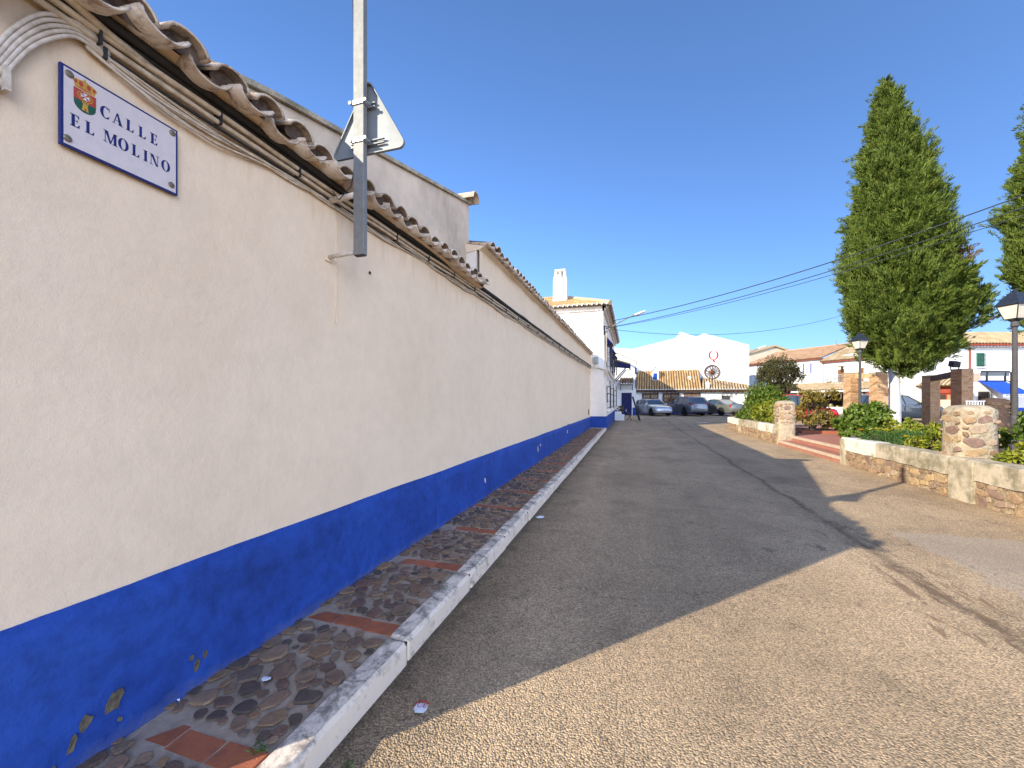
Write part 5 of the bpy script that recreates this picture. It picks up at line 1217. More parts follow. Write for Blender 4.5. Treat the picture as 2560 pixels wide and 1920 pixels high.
# house with the blue awning (faces the viewer squarely)
B0 = Vector((26.9, 43.05, 0)); BS = Vector((.958, .287, 0)); BN = Vector((-.287, .958, 0))
def K(s, n, z): p = B0+BS*s+BN*n; return (p.x, p.y, z)
def kbox(mb, s0, s1, n0, n1, z0, z1):
    return mb.add([K(s0,n0,z0), K(s1,n0,z0), K(s1,n1,z0), K(s0,n1,z0), K(s0,n0,z1), K(s1,n0,z1), K(s1,n1,z1), K(s0,n1,z1)], [(0,3,2,1),(4,5,6,7),(0,1,5,4),(1,2,6,5),(2,3,7,6),(3,0,4,7)])
h3 = thing('village_house', 'white house with green shutter and bright blue shop awning at the right', 'house', K(4, 0, .4))
mb = kbox(MB(), -4.5, 12, 0, 9, 0, 6.2); build('wall', mb, M['farwhite'], h3)
tile_roof(h3, K(-4.7, -.4, 6.28), K(12, -.4, 6.28), K(-2.0, 4, 7.9), K(12, 4, 7.9), .27, 8, M['tile_pale'], rim=False, joined=True)
mb = kbox(MB(), -4.7, 12, -.42, -.3, 6.12, 6.26); build('cornice', mb, M['redpaint'], h3)
mb = MB()
for k in range(60): kbox(mb, -4.6+.27*k, -4.47+.27*k, -.3, 0, 6.0, 6.12)
build('tile_cornice', mb, M['farwhite'], h3)
mb = MB().tube([K(.15, -.06, 6.0), K(.15, -.06, .4)], .06, 6); build('downpipe', mb, M['redpaint'], h3)
mb = kbox(MB(), .75, 1.4, -.04, 0, 4.38, 5.55); w = build('window', mb, M['green_shutter'], h3)
mb = MB()
for k in range(9): kbox(mb, .78, 1.37, -.06, -.035, 4.44+.12*k, 4.50+.12*k)
build('shutter_slats', mb, M['green_shutter'], w)
mb = MB()
for k in range(4): mb.bar(K(.78+.195*k, -.12, 4.4), K(.78+.195*k, -.12, 5.5), .02)
for z in (4.5, 4.95, 5.4): mb.bar(K(.74, -.12, z), K(1.41, -.12, z), .025)
build('window_grille', mb, M['iron'], w)
mb = kbox(MB(), .65, 1.5, -.14, 0, 4.28, 4.38); build('window_sill', mb, M['farwhite'], w)
mb = kbox(MB(), .25, 1.05, -.04, 0, 3.15, 3.85); build('painted_sign', mb, M['nosing'], h3)
aw = [K(.85, -.02, 3.25), K(2.95, -.02, 3.25), K(3.7, -1.35, 2.12), K(1.35, -1.35, 2.08)]
mb = MB(); mb.add(aw+[(x, y, z-.03) for x, y, z in aw], [(0,1,2,3),(7,6,5,4),(0,4,5,1),(1,5,6,2),(2,6,7,3),(3,7,4,0)]); a_ = build('awning', mb, M['awning'], h3)
mb = MB(); mb.add([aw[3], aw[2], (aw[2][0], aw[2][1], aw[2][2]-.26), (aw[3][0], aw[3][1], aw[3][2]-.26)], [(0, 1, 2, 3)]); build('awning_valance', mb, M['whiteplastic'], a_)
o = link('awning_lettering', text_mesh('PRODUCTOS  GOURMET', .17, M['awning']), a_, (Vector(aw[3])+Vector(aw[2]))/2+Vector((0, 0, -.13))-BN*.02); o.rotation_euler = (R(90), 0, math.atan2(.287, .958))
mb = MB()
for k in range(8): mb.bar(K(.85+.14*k, -.18, .9), K(.85+.14*k, -.18, 2.3), .03)
for z in (1.0, 1.65, 2.2): mb.bar(K(.8, -.18, z), K(1.9, -.18, z), .03)
build('door_grille', mb, M['iron'], h3)
mb = kbox(MB(), .9, 1.8, -.02, 0, .9, 2.3); build('shop_window', mb, M['interior'], h3)
mb = kbox(MB(), -4.5, 12, -.03, 0, .2, .95); build('blue_dado', mb, M['awning'], h3)
# distant gabled building
t = thing('gabled_building', 'far beige gabled building rising behind the dark round tree', 'building', (23.8, 80, .3))
mb = MB(); c_ = Vector((23.8, 80.2, 0)); r_ = Vector((.958, .287, 0))
P_ = [c_+r_*-6.5, c_+r_*6.5]; mb.add([(P_[0].x, P_[0].y, 0), (P_[1].x, P_[1].y, 0), (P_[1].x, P_[1].y, 8.9), (c_.x, c_.y, 11.0), (P_[0].x, P_[0].y, 9.2)]+[(p.x-.287*14, p.y+.958*14, z) for p, z in ((P_[0], 0), (P_[1], 0), (P_[1], 8.9), (c_, 11.0), (P_[0], 9.2))], [(0, 1, 2, 3, 4), (5, 9, 8, 7, 6), (0, 5, 6, 1), (1, 6, 7, 2), (4, 9, 5, 0)]); build('wall', mb, M['beige'], t)
for sgn, z1 in ((-1, 9.05), (1, 8.75)):
    a = c_+r_*sgn*7.0; mb = MB(); o0, o1 = Vector((c_.x, c_.y, 11.05)), Vector((a.x, a.y, z1)); n_ = Vector((.287*.3, -.958*.3, 0)); dd_ = Vector((-.287*14, .958*14, 0)); up = Vector((0, 0, .3))
    mb.add([o0+n_, o1+n_, o1+dd_, o0+dd_, o0+n_+up, o1+n_+up, o1+dd_+up, o0+dd_+up], [(0,1,2,3),(7,6,5,4),(0,4,5,1),(1,5,6,2),(2,6,7,3),(3,7,4,0)]); build('roof', mb, M['tile_pale'], t)

# ================================================================ PARKED CARS
def wheel_mesh(r, w):
    ty = MB().lathe([(r*.62, -w/2), (r*.93, -w/2), (r, -w*.36), (r, w*.36), (r*.93, w/2), (r*.62, w/2)], 24)
    rm = MB().lathe([(r*.64, -w*.30), (r*.64, w*.30)], 20)
    for k in range(5):
        a = 2*math.pi*k/5; 
        for s_ in (-1, 1): 
            rm.obox((r*.34*math.cos(a), r*.34*math.sin(a), s_*w*.42), (r*.30*math.cos(a), r*.30*math.sin(a), 0), (-r*.085*math.sin(a), r*.085*math.cos(a), 0), (0, 0, .012))
    rg = ringlike(r*.56, r*.66, w*.46)
    rm.add(rg.v, rg.f)
    return ty, rm
def ringlike(ri, ro_, z, n=24):
    mb = MB(); vs = []
    for k in range(n):
        a = 2*math.pi*k/n; c_, s_ = math.cos(a), math.sin(a); vs += [(ri*c_, ri*s_, z), (ro_*c_, ro_*s_, z), (ri*c_, ri*s_, -z), (ro_*c_, ro_*s_, -z)]
    return mb.add(vs, [(4*k, 4*k+1, 4*((k+1)%n)+1, 4*((k+1)%n)) for k in range(n)]+[(4*k+2, 4*((k+1)%n)+2, 4*((k+1)%n)+3, 4*k+3) for k in range(n)])
def car(label, pos, heading, paint, L=4.3, Wd=1.78, Hc=1.46, style='hatch', wr=.32, name='parked_car'):
    t = thing(name, label, 'car', (0, 0, 0), 'parked cars')
    hl, hw = L/2, Wd/2; wb = L*.605; fx_, rx_ = wb/2+.06, -wb/2+.06
    suv = style == 'suv'; belt = .96 if not suv else 1.08; hood = .74 if not suv else .92; sill = .2 if not suv else .26
    def arc(cx_, r, a0, a1, n=10): return [(cx_+r*math.cos(R(a0+(a1-a0)*k/n)), wr+r*math.sin(R(a0+(a1-a0)*k/n))) for k in range(n+1)]
    ar_ = wr+.055
    deck = {'hatch': belt, 'suv': belt, 'sedan': belt+.02, 'mpv': belt}[style]
    rear_top = -hl+(.05 if style != 'sedan' else .03)
    prof = [(hl-.05, .26), (hl, .40), (hl-.01, .56), (hl-.10, hood-.04), (hl-.22, hood+.02), (hl*.70, hood+.10), (hl*.42, belt-.03), (0, belt), (-hl*.55, belt+.02), (rear_top+.12, deck), (rear_top, deck-.08), (-hl, .62), (-hl+.01, .42), (-hl+.08, .28)]
    prof += [(rx_-ar_, sill+.04)]+arc(rx_, ar_, 180, 0)[1:-1]+[(rx_+ar_, sill), (fx_-ar_, sill)]+arc(fx_, ar_, 180, 0)[1:-1]+[(fx_+ar_, sill+.03)]
    def side_y(x, z): 
        y = hw
        if z > .55: y -= (z-.55)*.10
        e = (abs(x)/hl); y -= max(0, e-.55)**2*.75*hw
        if z < .35: y -= (.35-z)*.25
        return y
    n = len(prof); mb = MB(); vs = []
    for sg_, f_ in ((-1, 1.0), (-1, .80), (1, .80), (1, 1.0)):
        for x, z in prof:
            crown = .035 if f_ < 1 and z > .6 else 0
            vs.append((x+(.05 if f_ < 1 and x > hl*.8 else -.04 if f_ < 1 and x < -hl*.9 else 0), sg_*side_y(x, z)*f_, z+crown))
    fs = [tuple(range(n))[::-1], tuple(range(3*n, 4*n))]
    for r in range(3): fs += [(r*n+i, r*n+(i+1)%n, (r+1)*n+(i+1)%n, (r+1)*n+i) for i in range(n)]
    mb.add(vs, fs); bo = build('body', mb, paint, t, bevel=.03)
    for p_ in bo.data.polygons: p_.use_smooth = True
    # greenhouse
    if style == 'hatch': gp_ = [(hl*.44, belt-.04), (hl*.10, Hc-.07), (-hl*.12, Hc), (-hl*.62, Hc-.07), (-hl+.10, belt+.02)]
    elif style == 'sedan': gp_ = [(hl*.42, belt-.04), (hl*.08, Hc-.06), (-hl*.12, Hc), (-hl*.38, Hc-.05), (-hl*.74, belt+.02)]
    elif style == 'mpv': gp_ = [(hl*.62, belt-.06), (hl*.18, Hc-.10), (-hl*.15, Hc), (-hl*.70, Hc-.04), (-hl+.06, belt+.02)]
    else: gp_ = [(hl*.44, belt-.04), (hl*.14, Hc-.06), (-hl*.1, Hc), (-hl*.80, Hc-.06), (-hl+.08, belt+.02)]
    def gy(z, f=1.0): return (hw*.93-(z-belt)/(Hc-belt)*hw*.23)*f
    mb = MB(); m_ = len(gp_); vs = [(x, s_*gy(z), z) for s_ in (-1, 1) for x, z in gp_]
    mb.add(vs, [tuple(range(m_))[::-1], tuple(range(m_, 2*m_))]+[(i, (i+1)%m_, m_+(i+1)%m_, m_+i) for i in range(m_)]); build('windows', mb, M['glass'], t, bevel=.015)
    mb = MB(); rp = gp_[1:4]
    for (xa, za), (xb, zb) in zip(rp, rp[1:]): mb.add([(xa, -gy(za)*1.01, za-.02), (xa, gy(za)*1.01, za-.02), (xb, gy(zb)*1.01, zb-.02), (xb, -gy(zb)*1.01, zb-.02), (xa, -gy(za)*.9, za+.022), (xa, gy(za)*.9, za+.022), (xb, gy(zb)*.9, zb+.022), (xb, -gy(zb)*.9, zb+.022)], [(0,1,2,3),(4,7,6,5),(0,4,5,1),(1,5,6,2),(2,6,7,3),(3,7,4,0)])
    build('roof', mb, paint, t)
    for s_ in (-1, 1):
        mb = MB(); P3 = [Vector((x, s_*gy(z)*1.0, z)) for x, z in gp_]
        mb.bar(P3[0], P3[1], .05, .06); mb.bar(P3[1], P3[2], .05, .05); mb.bar(P3[2], P3[3], .05, .05); mb.bar(P3[3], P3[4], .09 if style == 'sedan' else .12, .08)
        build('window_pillar', mb, paint, t)
        for fx2 in ((.02, -.42) if style != 'sedan' else (.0, -.36)):
            x = hl*fx2; mb = MB().bar((x+.02, s_*(gy(belt)+.004), belt), (x-.05, s_*(gy(Hc-.05)+.004), Hc-.05), .07 if fx2 < 0 else .05, .015); build('door_pillar', mb, M['blackplastic'] if fx2 == max((.02, 0)) or fx2 >= 0 else paint, t)
        mb = MB().obox((hl*.36, s_*(hw+.06), belt+.05), (.05, 0, 0), (0, .10, 0), (0, 0, .06)); build('mirror', mb, paint, t, bevel=.02)
        mb = MB()
        for x in (hl*.40, hl*.0, -hl*.40): mb.box(x-.004, x+.004, s_*hw-.02 if s_ > 0 else -hw-.004, s_*hw+.004 if s_ > 0 else -hw+.02, sill+.1, belt-.06)
        build('door_seam', mb, M['blackplastic'], t)
        mb = MB()
        for x in (hl*.06, -hl*.34): mb.obox((x, s_*(hw-.012), belt-.14), (.08, 0, 0), (0, .02, 0), (0, 0, .015))
        build('door_handle', mb, paint, t)
        y0 = s_*hw*.66
        mb = MB().add([(hl-.045, s_*hw*.42, hood-.13), (hl-.17, s_*hw*.83, hood-.12), (hl-.30, s_*hw*.90, hood-.03), (hl-.13, s_*hw*.46, hood-.03), (hl-.2, s_*hw*.42, hood-.13), (hl-.35, s_*hw*.8, hood-.12), (hl-.4, s_*hw*.8, hood-.03), (hl-.3, s_*hw*.46, hood-.03)], [(0,1,2,3),(7,6,5,4),(0,4,5,1),(1,5,6,2),(2,6,7,3),(3,7,4,0)]); build('headlight', mb, M['clearlens'], t)
        tz = belt-.12 if style != 'suv' else belt-.05
        mb = MB().obox((-hl+.07, s_*hw*.70, tz), (.07, 0, 0), (.02, hw*.16, 0), (0, 0, .075 if suv else .10)); build('tail_light', mb, M['redlens'], t, bevel=.02)
    mb = MB().box(hl-.10, hl+.006, -hw*.45, hw*.45, .40, hood-.16); build('grille', mb, M['blackplastic'], t, bevel=.02)
    mb = MB().box(-hl-.012, -hl+.15, -hw*.78, hw*.78, .28, .5 if suv else .38); build('rear_bumper', mb, M['blackplastic'], t, bevel=.02)
    mb = MB().box(hl-.02, hl+.016, -.26, .26, .46, .57); build('front_plate', mb, M['plate'], t)
    pz = .78 if suv else .66
    mb = MB().box(-hl-.022, -hl+.02, -.26, .26, pz, pz+.11); build('rear_plate', mb, M['plate'], t)
    mb = MB().box(-hl+.12, hl-.2, -hw+.12, hw-.12, sill-.02, .5); build('underbody', mb, M['blackplastic'], t)
    if suv:
        for s_ in (-1, 1): mb = MB().tube([(hl*.05, s_*hw*.66, Hc+.02), (hl*.0, s_*hw*.66, Hc+.06), (-hl*.7, s_*hw*.66, Hc+.03), (-hl*.78, s_*hw*.66, Hc-.03)], .018, 6); build('roof_rail', mb, M['rim'], t)
    tyb, rmb = wheel_mesh(wr, .21); tm, rm_ = tyb.mesh('tyre', M['tyre']), rmb.mesh('rim', M['rim'])
    for x in (fx_, rx_):
        for s_ in (-1, 1):
            w = link('wheel', tm, t, (x, s_*(hw-.11), wr), (R(90), 0, 0)); r = link('rim', rm_, w)
    t.location = (pos[0], pos[1], g(pos[0], pos[1])); t.rotation_euler = (0, 0, math.atan2(heading[1], heading[0]))
    return t
car('silver hatchback parked nose outwards in front of the restaurant windows', (1.75, 38.75), (.43, -.90), mat_paint('silver paint', (.50, .53, .58), .55), 4.3, 1.8, 1.46, 'hatch')
car('dark grey SUV with roof rails, middle one of the three cars by the restaurant', (4.62, 39.2), (-.40, .92), mat_paint('grey paint', (.20, .22, .26), .5), 4.5, 1.84, 1.66, 'suv', .35)
car('grey green saloon parked tail outwards, partly behind the rounded bush', (7.25, 39.7), (-.58, .81), mat_paint('grey green paint', (.22, .225, .20), .5), 4.5, 1.75, 1.42, 'sedan')
car('red people carrier with dark windscreen behind the left stone pillar', (10.7, 31.4), (.93, -.36), mat_paint('red paint', (.42, .015, .03), .15), 4.2, 1.75, 1.72, 'mpv')
car('dark blue grey car parked behind the cypress trunk and brick pillars', (14.95, 29.55), (.97, .20), mat_paint('dark blue grey paint', (.035, .05, .075), .4), 4.5, 1.8, 1.62, 'suv', .34)

# ---- clutter by the house door
t = thing('folding_signboard', 'leaning dark A-frame signboard standing in front of the blue door', 'signboard', (.2, 29, .13))
zg = g(.4, 29)
for a, b in (((.55, 29.0, zg), (.05, 29.3, zg+1.68)), ((.50, 29.9, zg), (.05, 29.5, zg+1.68))): mb = MB().bar(a, b, .10, .05); build('leg', mb, M['iron'], t)
mb = MB(); mb.add([(.53, 29.06, zg+.1), (.05, 29.32, zg+1.66), (-.0, 29.85, zg+1.6), (.48, 29.86, zg+.1)], [(0, 1, 2, 3)]); build('panel', mb, M['lamp_black'], t)
mb = MB().tube([(.05, 29.4, zg+1.66), (-.75, 29.6, zg+1.05)], .008, 5); build('chain', mb, M['iron'], t)
t = thing('planter', 'white stepped masonry planter with dry brown plant beside the house wall', 'planter', (-.9, 29.6, .14))
zg = g(-.8, 29.6)
mb = MB(); mb.box(-1.18, -.52, 29.3, 30.0, zg-.02, zg+.42); mb.box(-1.18, -.72, 29.35, 30.0, zg+.42, zg+.62); build('box', mb, M['farwhite'], t, bevel=.02)
mb = MB()
for k in range(260):
    a = q.uniform(0, 6.28); r_ = q.uniform(0, .28); z = zg+q.uniform(.55, 1.0); x, y = -.8+r_*math.cos(a), 29.65+r_*math.sin(a); d_ = Vector((q.uniform(-1, 1), q.uniform(-1, 1), q.uniform(-.5, 1))).normalized()*.08; e_ = d_.cross(Vector((0, 0, 1))).normalized()*.03
    c0 = Vector((x, y, z)); mb.add([c0-d_, c0+e_, c0+d_, c0-e_], [(0, 1, 2, 3)])
build('foliage', mb, M['cypress_dry'], t)
t = thing('folding_chair', 'small folding metal chair beside the white planter', 'chair', (-.2, 29.7, .14))
zg = g(-.2, 29.6)
for (a, b) in (((-.35, 29.5, .0), (-.05, 29.6, .46)), ((-.02, 29.5, .0), (-.40, 29.55, .80)), ((-.35, 29.85, .0), (-.05, 29.9, .46)), ((-.02, 29.85, .0), (-.40, 29.9, .80))): mb = MB().bar((a[0], a[1], zg+a[2]), (b[0], b[1], zg+b[2]), .03); build('leg', mb, M['iron'], t)
mb = MB().box(-.36, -.02, 29.5, 29.9, zg+.44, zg+.47); build('seat', mb, M['wood_dark'], t)
mb = MB().box(-.42, -.38, 29.5, 29.92, zg+.62, zg+.80); build('backrest', mb, M['whiteplastic'], t)

# manhole cover, litter
t = thing('drain_cover', 'pale metal drain cover in the road in front of the SUV', 'drain cover', (5.0, 29.5, g(5, 29.5))); mb = MB().box(3.9, 4.65, 27.6, 28.05, g(4.3, 28)-.01, g(4.3, 28)+.008); build('cover', mb, M['rim'], t)
def paper(label, x, y, s, seed, text=None, z=None):
    qq = random.Random(seed); z = g(x, y)+.006 if z is None else z
    t = thing('litter', label, 'litter', (x, y, z))
    n = 7; pts = []
    for k in range(n): a = 2*math.pi*k/n; rr = s*qq.uniform(.65, 1.1); pts.append((x+rr*math.cos(a), y+rr*.75*math.sin(a), z+qq.uniform(.004, .014)))
    mb = MB(); mb.add(pts+[(p[0], p[1], p[2]-.0025) for p in pts]+[(x, y, z+.012), (x, y, z+.0095)], [(k, (k+1)%n, 2*n) for k in range(n)]+[((k+1)%n+n, k+n, 2*n+1) for k in range(n)]+[(k, k+n, (k+1)%n+n, (k+1)%n) for k in range(n)]); build('sheet', mb, M['paper'], t)
    if text:
        o = link('lettering', text_mesh(text, s*.95, M['paper_red']), t, (x, y, z+.0175), (0, 0, R(10)))
        mb = MB().tube([(x-.03, y+.030, z+.012), (x, y+.036, z+.013), (x+.034, y+.026, z+.012)], .0022, 5); build('printed_edge', mb, M['paper_red'], t)
paper('crumpled white wrapper with red lettering in the gutter near the bottom edge', -.98, 1.73, .046, 3, 'ICE')
paper('small white paper scrap at the foot of the kerb farther along', -1.12, 4.98, .06, 5)
paper('pale torn paper scrap lying on the cobbled pavement', -1.70, 1.52, .03, 8, None, sw(1.5)+.022)
paper('tiny white paper scrap at the base of the blue dado', -1.965, 1.30, .008, 9, None, sw(1.3)+.02)

# ================================================================ VEGETATION
import numpy as np
def leaf_obj(name, par, mat, C, D, NN, Ls, Ws, fold=.25, tipw=.0, kind=None):
    """one diamond leaf per row: centre C, long axis D, normal NN"""
    C, D, NN = np.asarray(C, float), np.asarray(D, float), np.asarray(NN, float); n = len(C)
    D /= np.linalg.norm(D, axis=1, keepdims=True)+1e-9; Sd = np.cross(D, NN); Sd /= np.linalg.norm(Sd, axis=1, keepdims=True)+1e-9; Nn = np.cross(Sd, D)
    Ls = np.asarray(Ls)[:, None]; Ws = np.asarray(Ws)[:, None]
    V = np.stack([C-D*Ls*.5, C+Sd*Ws*.5+Nn*Ws*fold-D*Ls*.05, C+D*Ls*.5-Nn*Ls*.08, C-Sd*Ws*.5+Nn*Ws*fold-D*Ls*.05], 1).reshape(-1, 3)
    off = np.array(wloc(par)); V = V-off
    me = bpy.data.meshes.new(name); me.vertices.add(4*n); me.vertices.foreach_set('co', V.ravel())
    me.loops.add(6*n); b = (np.arange(n)*4)[:, None]
    me.loops.foreach_set('vertex_index', (b+np.array([[0, 1, 2, 0, 2, 3]])).ravel().astype(np.int32))
    me.polygons.add(2*n); me.polygons.foreach_set('loop_start', (np.arange(2*n)*3).astype(np.int32)); me.polygons.foreach_set('loop_total', np.full(2*n, 3, np.int32))
    me.materials.append(mat); me.update(calc_edges=True); me.validate()
    o = link(name, me, par, None); return o
def rdir(rs, n): v = rs.normal(size=(n, 3)); return v/np.linalg.norm(v, axis=1, keepdims=True)

def cypress(label, x, y, zb, prof, lean, seed, ntuft, limb=None, dry=None, sz=1.0, group=None):
    rs = np.random.RandomState(seed)
    t = thing('cypress_tree', label, 'tree', (x, y, zb), 'tall cypresses of the park')
    H0, H1 = prof[0][0], prof[-1][0]; hs_ = np.array([p[0] for p in prof]); rr_ = np.array([p[1] for p in prof])
    # trunk
    mb = MB(); n = 12; pts = [(zb-.05, .25), (zb+.25, .20), (zb+.8, .175), (zb+1.5, .165), (zb+2.2, .17), (zb+2.8, .15), (H0+(H1-H0)*.5, .08), (H1-.6, .02)]
    vs = []
    for i, (z, r) in enumerate(pts):
        for k in range(n): a = 2*math.pi*k/n; r2 = r*(1+.14*math.sin(3*a+z)+.08*math.sin(5*a-2*z)); vs.append((x+r2*math.cos(a)+.04*math.sin(z*1.3), y+r2*math.sin(a), z))
    mb.add(vs, [(i*n+k, i*n+(k+1)%n, (i+1)*n+(k+1)%n, (i+1)*n+k) for i in range(len(pts)-1) for k in range(n)]); build('trunk', mb, M['bark_white'], t, smooth=True)
    # dark inner mass of old foliage and twigs (real crown volume, well inside the outline)
    mb = MB(); n = 18; m_ = 16; vs = []; zi0 = H0+.55
    def axis(z): f = (z-H0)/(H1-H0); k = (1-f)**1.2; m2 = .25*f**1.5; return x+lean[0]*k-.891*m2, y+lean[1]*k+.454*m2
    def lump(a, z): return 1+.09*math.sin(3*a+z*1.1+seed)+.07*math.sin(5*a-z*1.9)+.06*math.sin(2*a+z*3.1)
    for i in range(m_+1):
        z = zi0+(H1-H0-1.2)*i/m_; r = np.interp(z, hs_, rr_)*.64; ax_, ay_ = axis(z)
        for k in range(n): a = 2*math.pi*k/n; vs.append((ax_+r*lump(a, z)*math.cos(a), ay_+r*lump(a, z)*math.sin(a), z))
    mb.add(vs, [(i*n+k, i*n+(k+1)%n, (i+1)*n+(k+1)%n, (i+1)*n+k) for i in range(m_) for k in range(n)]+[tuple(range(n))]); build('inner_foliage', mb, M['cypress'], t)
    C, D, NN, Ls, Ws = [], [], [], [], []; C2 = [], [], [], [], []
    zz = np.linspace(H0, H1, 200); ww = np.interp(zz, hs_, rr_)+.12; cdf = np.cumsum(ww); cdf /= cdf[-1]
    for i in range(ntuft):                        # one pass per branch end: a clump of sprays sharing a direction
        z = float(np.interp(rs.rand(), cdf, zz)); a = rs.rand()*2*math.pi; rp_ = float(np.interp(z, hs_, rr_)); r = rp_*lump(a, z)*rs.uniform(.86, 1.05)
        if rs.rand() < .12: r *= rs.uniform(.7, .9)
        ax_, ay_ = axis(z); out = np.array([math.cos(a), math.sin(a), 0.]); cs = rs.uniform(.8, 1.4)*sz*(.55+.45*min(1, rp_/.8))
        dcl = out*rs.uniform(.35, .75)+np.array([0, 0, rs.uniform(.7, 1.4)])+rs.normal(size=3)*.25; dcl /= np.linalg.norm(dcl)
        cb_ = np.array([ax_, ay_, z])+out*max(0, r-.42*cs)
        is_dry = dry is not None and abs(z-dry[0]) < dry[1] and math.cos(a-dry[2]) > .9 and rs.rand() < .75
        tgt = C2 if is_dry else (C, D, NN, Ls, Ws)
        for k in range(9):
            f = rs.rand(); base = cb_+dcl*f*.52*cs+rs.normal(size=3)*.115*cs*(1.15-.6*f)
            d0 = dcl+rs.normal(size=3)*.33; d0 /= np.linalg.norm(d0); L_ = rs.uniform(.24, .42)*cs; m = 30
            side = np.cross(d0, rs.normal(size=3)); side /= np.linalg.norm(side); s2 = np.cross(d0, side)
            tt = rs.rand(m)**.8; ph = rs.rand(m)*2*math.pi; rad = (side[None]*np.cos(ph)[:, None]+s2[None]*np.sin(ph)[:, None])
            c = base+d0*(tt*L_)[:, None]+rad*((.045+.05*np.sin(tt*math.pi))*cs*rs.rand(m)**.5)[:, None]
            d = d0[None]*1.0+rad*.38+rs.normal(size=(m, 3))*.14; nn = rad+out*.5+rs.normal(size=(m, 3))*.4
            tgt[0].append(c); tgt[1].append(d); tgt[2].append(nn); tgt[3].append(rs.uniform(.09, .19, m)*sz); tgt[4].append(rs.uniform(.02, .034, m)*sz)
    if limb:
        p0, p1, nt = limb; p0, p1 = np.array(p0), np.array(p1)
        mb = MB().tube([tuple(p0), tuple(p1)], [.05, .02], 6); build('limb', mb, M['bark'], t)
        for i in range(nt):
            f = rs.rand(); base = p0+(p1-p0)*f+rs.normal(size=3)*np.array([.16, .16, .13])*(1.1-.5*f); d0 = (p1-p0)/np.linalg.norm(p1-p0)+np.array([0, 0, .5])+rs.normal(size=3)*.4; d0 /= np.linalg.norm(d0); m = 26
            tt = rs.rand(m); rad = rdir(rs, m); c = base+d0*(tt*.35)[:, None]+rad*.08; C.append(c); D.append(d0[None]+rad*.6); NN.append(rad); Ls.append(rs.uniform(.08, .15, m)); Ws.append(rs.uniform(.035, .055, m))
    cat_ = lambda L: np.concatenate(L)
    leaf_obj('crown', t, M['cypress'], cat_(C), cat_(D), cat_(NN), cat_(Ls), cat_(Ws))
    if C2[0]: leaf_obj('dry_sprays', t, M['cypress_dry'], *[cat_(k) for k in C2])
    return t
prof1 = [(2.45, .5), (2.8, 1.1), (3.44, 1.68), (4.2, 1.95), (5.39, 2.05), (6.56, 1.95), (7.72, 1.68), (9.05, 1.42), (10.46, 1.15), (11.7, .86), (12.9, .50), (13.7, .22), (14.05, .05)]
cypress('tall broad cypress with whitewashed trunk in front of the brick pillars', 10.04, 19.72, .40, [(h_, r_*.95) for h_, r_ in prof1], (.34, -.17), 4, 1500, ((11.3, 19.0, 4.1), (13.1, 18.0, 4.75), 36), (6.6, .6, math.atan2(-.454, .891)))
prof2 = [(3.7, .6), (4.2, 1.4), (5.2, 1.9), (7, 2.1), (9, 2.0), (11, 1.75), (13, 1.35), (15, .9), (16.6, .4), (17.4, .05)]
cypress('second cypress cut by the right edge of the picture, behind the nearest lantern', 18.0, 22.9, .40, prof2, (0, 0), 9, 1100, None, None, 1.15)

def leafy(name, label, cat, x, y, zb, blobs, mat, leafL, leafW, count, seed, stem=True, group=None, trunkr=.03, nm='crown', droop=.0, up=.5):
    rs = np.random.RandomState(seed); t = thing(name, label, cat, (x, y, zb), group)
    C, D, NN = [], [], []
    tot = sum(b[3]*b[4] for b in blobs)
    for (bx, by, bz, r, h) in blobs:
        m = int(count*r*h/tot); nc = max(8, m//26); cd = rdir(rs, nc); cd[:, 2] = np.abs(cd[:, 2])*1.0-.25*rs.rand(nc); cc = np.array([bx, by, bz])+cd*np.array([r, r, h])*rs.uniform(.70, 1.03, nc)[:, None]
        k = rs.randint(0, nc, m); v = rdir(rs, m)*rs.rand(m)[:, None]**.4*np.array([r, r, h])*.26; c = cc[k]+v
        d = cd[k]*.8+rdir(rs, m)*.9; d[:, 2] += up-droop; nn = cd[k]+rdir(rs, m)*.55; nn[:, 2] += .5
        C.append(c); D.append(d); NN.append(nn)
    C, D, NN = map(np.concatenate, (C, D, NN)); n = len(C)
    ok = C[:, 2] > zb-.05; C, D, NN = C[ok], D[ok], NN[ok]; n = len(C)
    leaf_obj(nm, t, mat, C, D, NN, rs.uniform(.65, 1.2, n)*leafL, rs.uniform(.7, 1.15, n)*leafW)
    if stem:
        mb = MB()
        for (bx, by, bz, r, h) in blobs:
            for k in range(5):
                a = rs.rand()*6.28; e = (bx+r*.6*math.cos(a), by+r*.6*math.sin(a), bz+h*rs.uniform(.1, .6)); mb.tube([(x+rs.uniform(-.06, .06), y+rs.uniform(-.06, .06), zb-.03), ((x+e[0])/2, (y+e[1])/2, (zb+e[2])/2+.1), e], [trunkr, trunkr*.7, trunkr*.3], 5)
        build('stem', mb, M['bark'], t)
    return t
BG = 'garden shrubs'
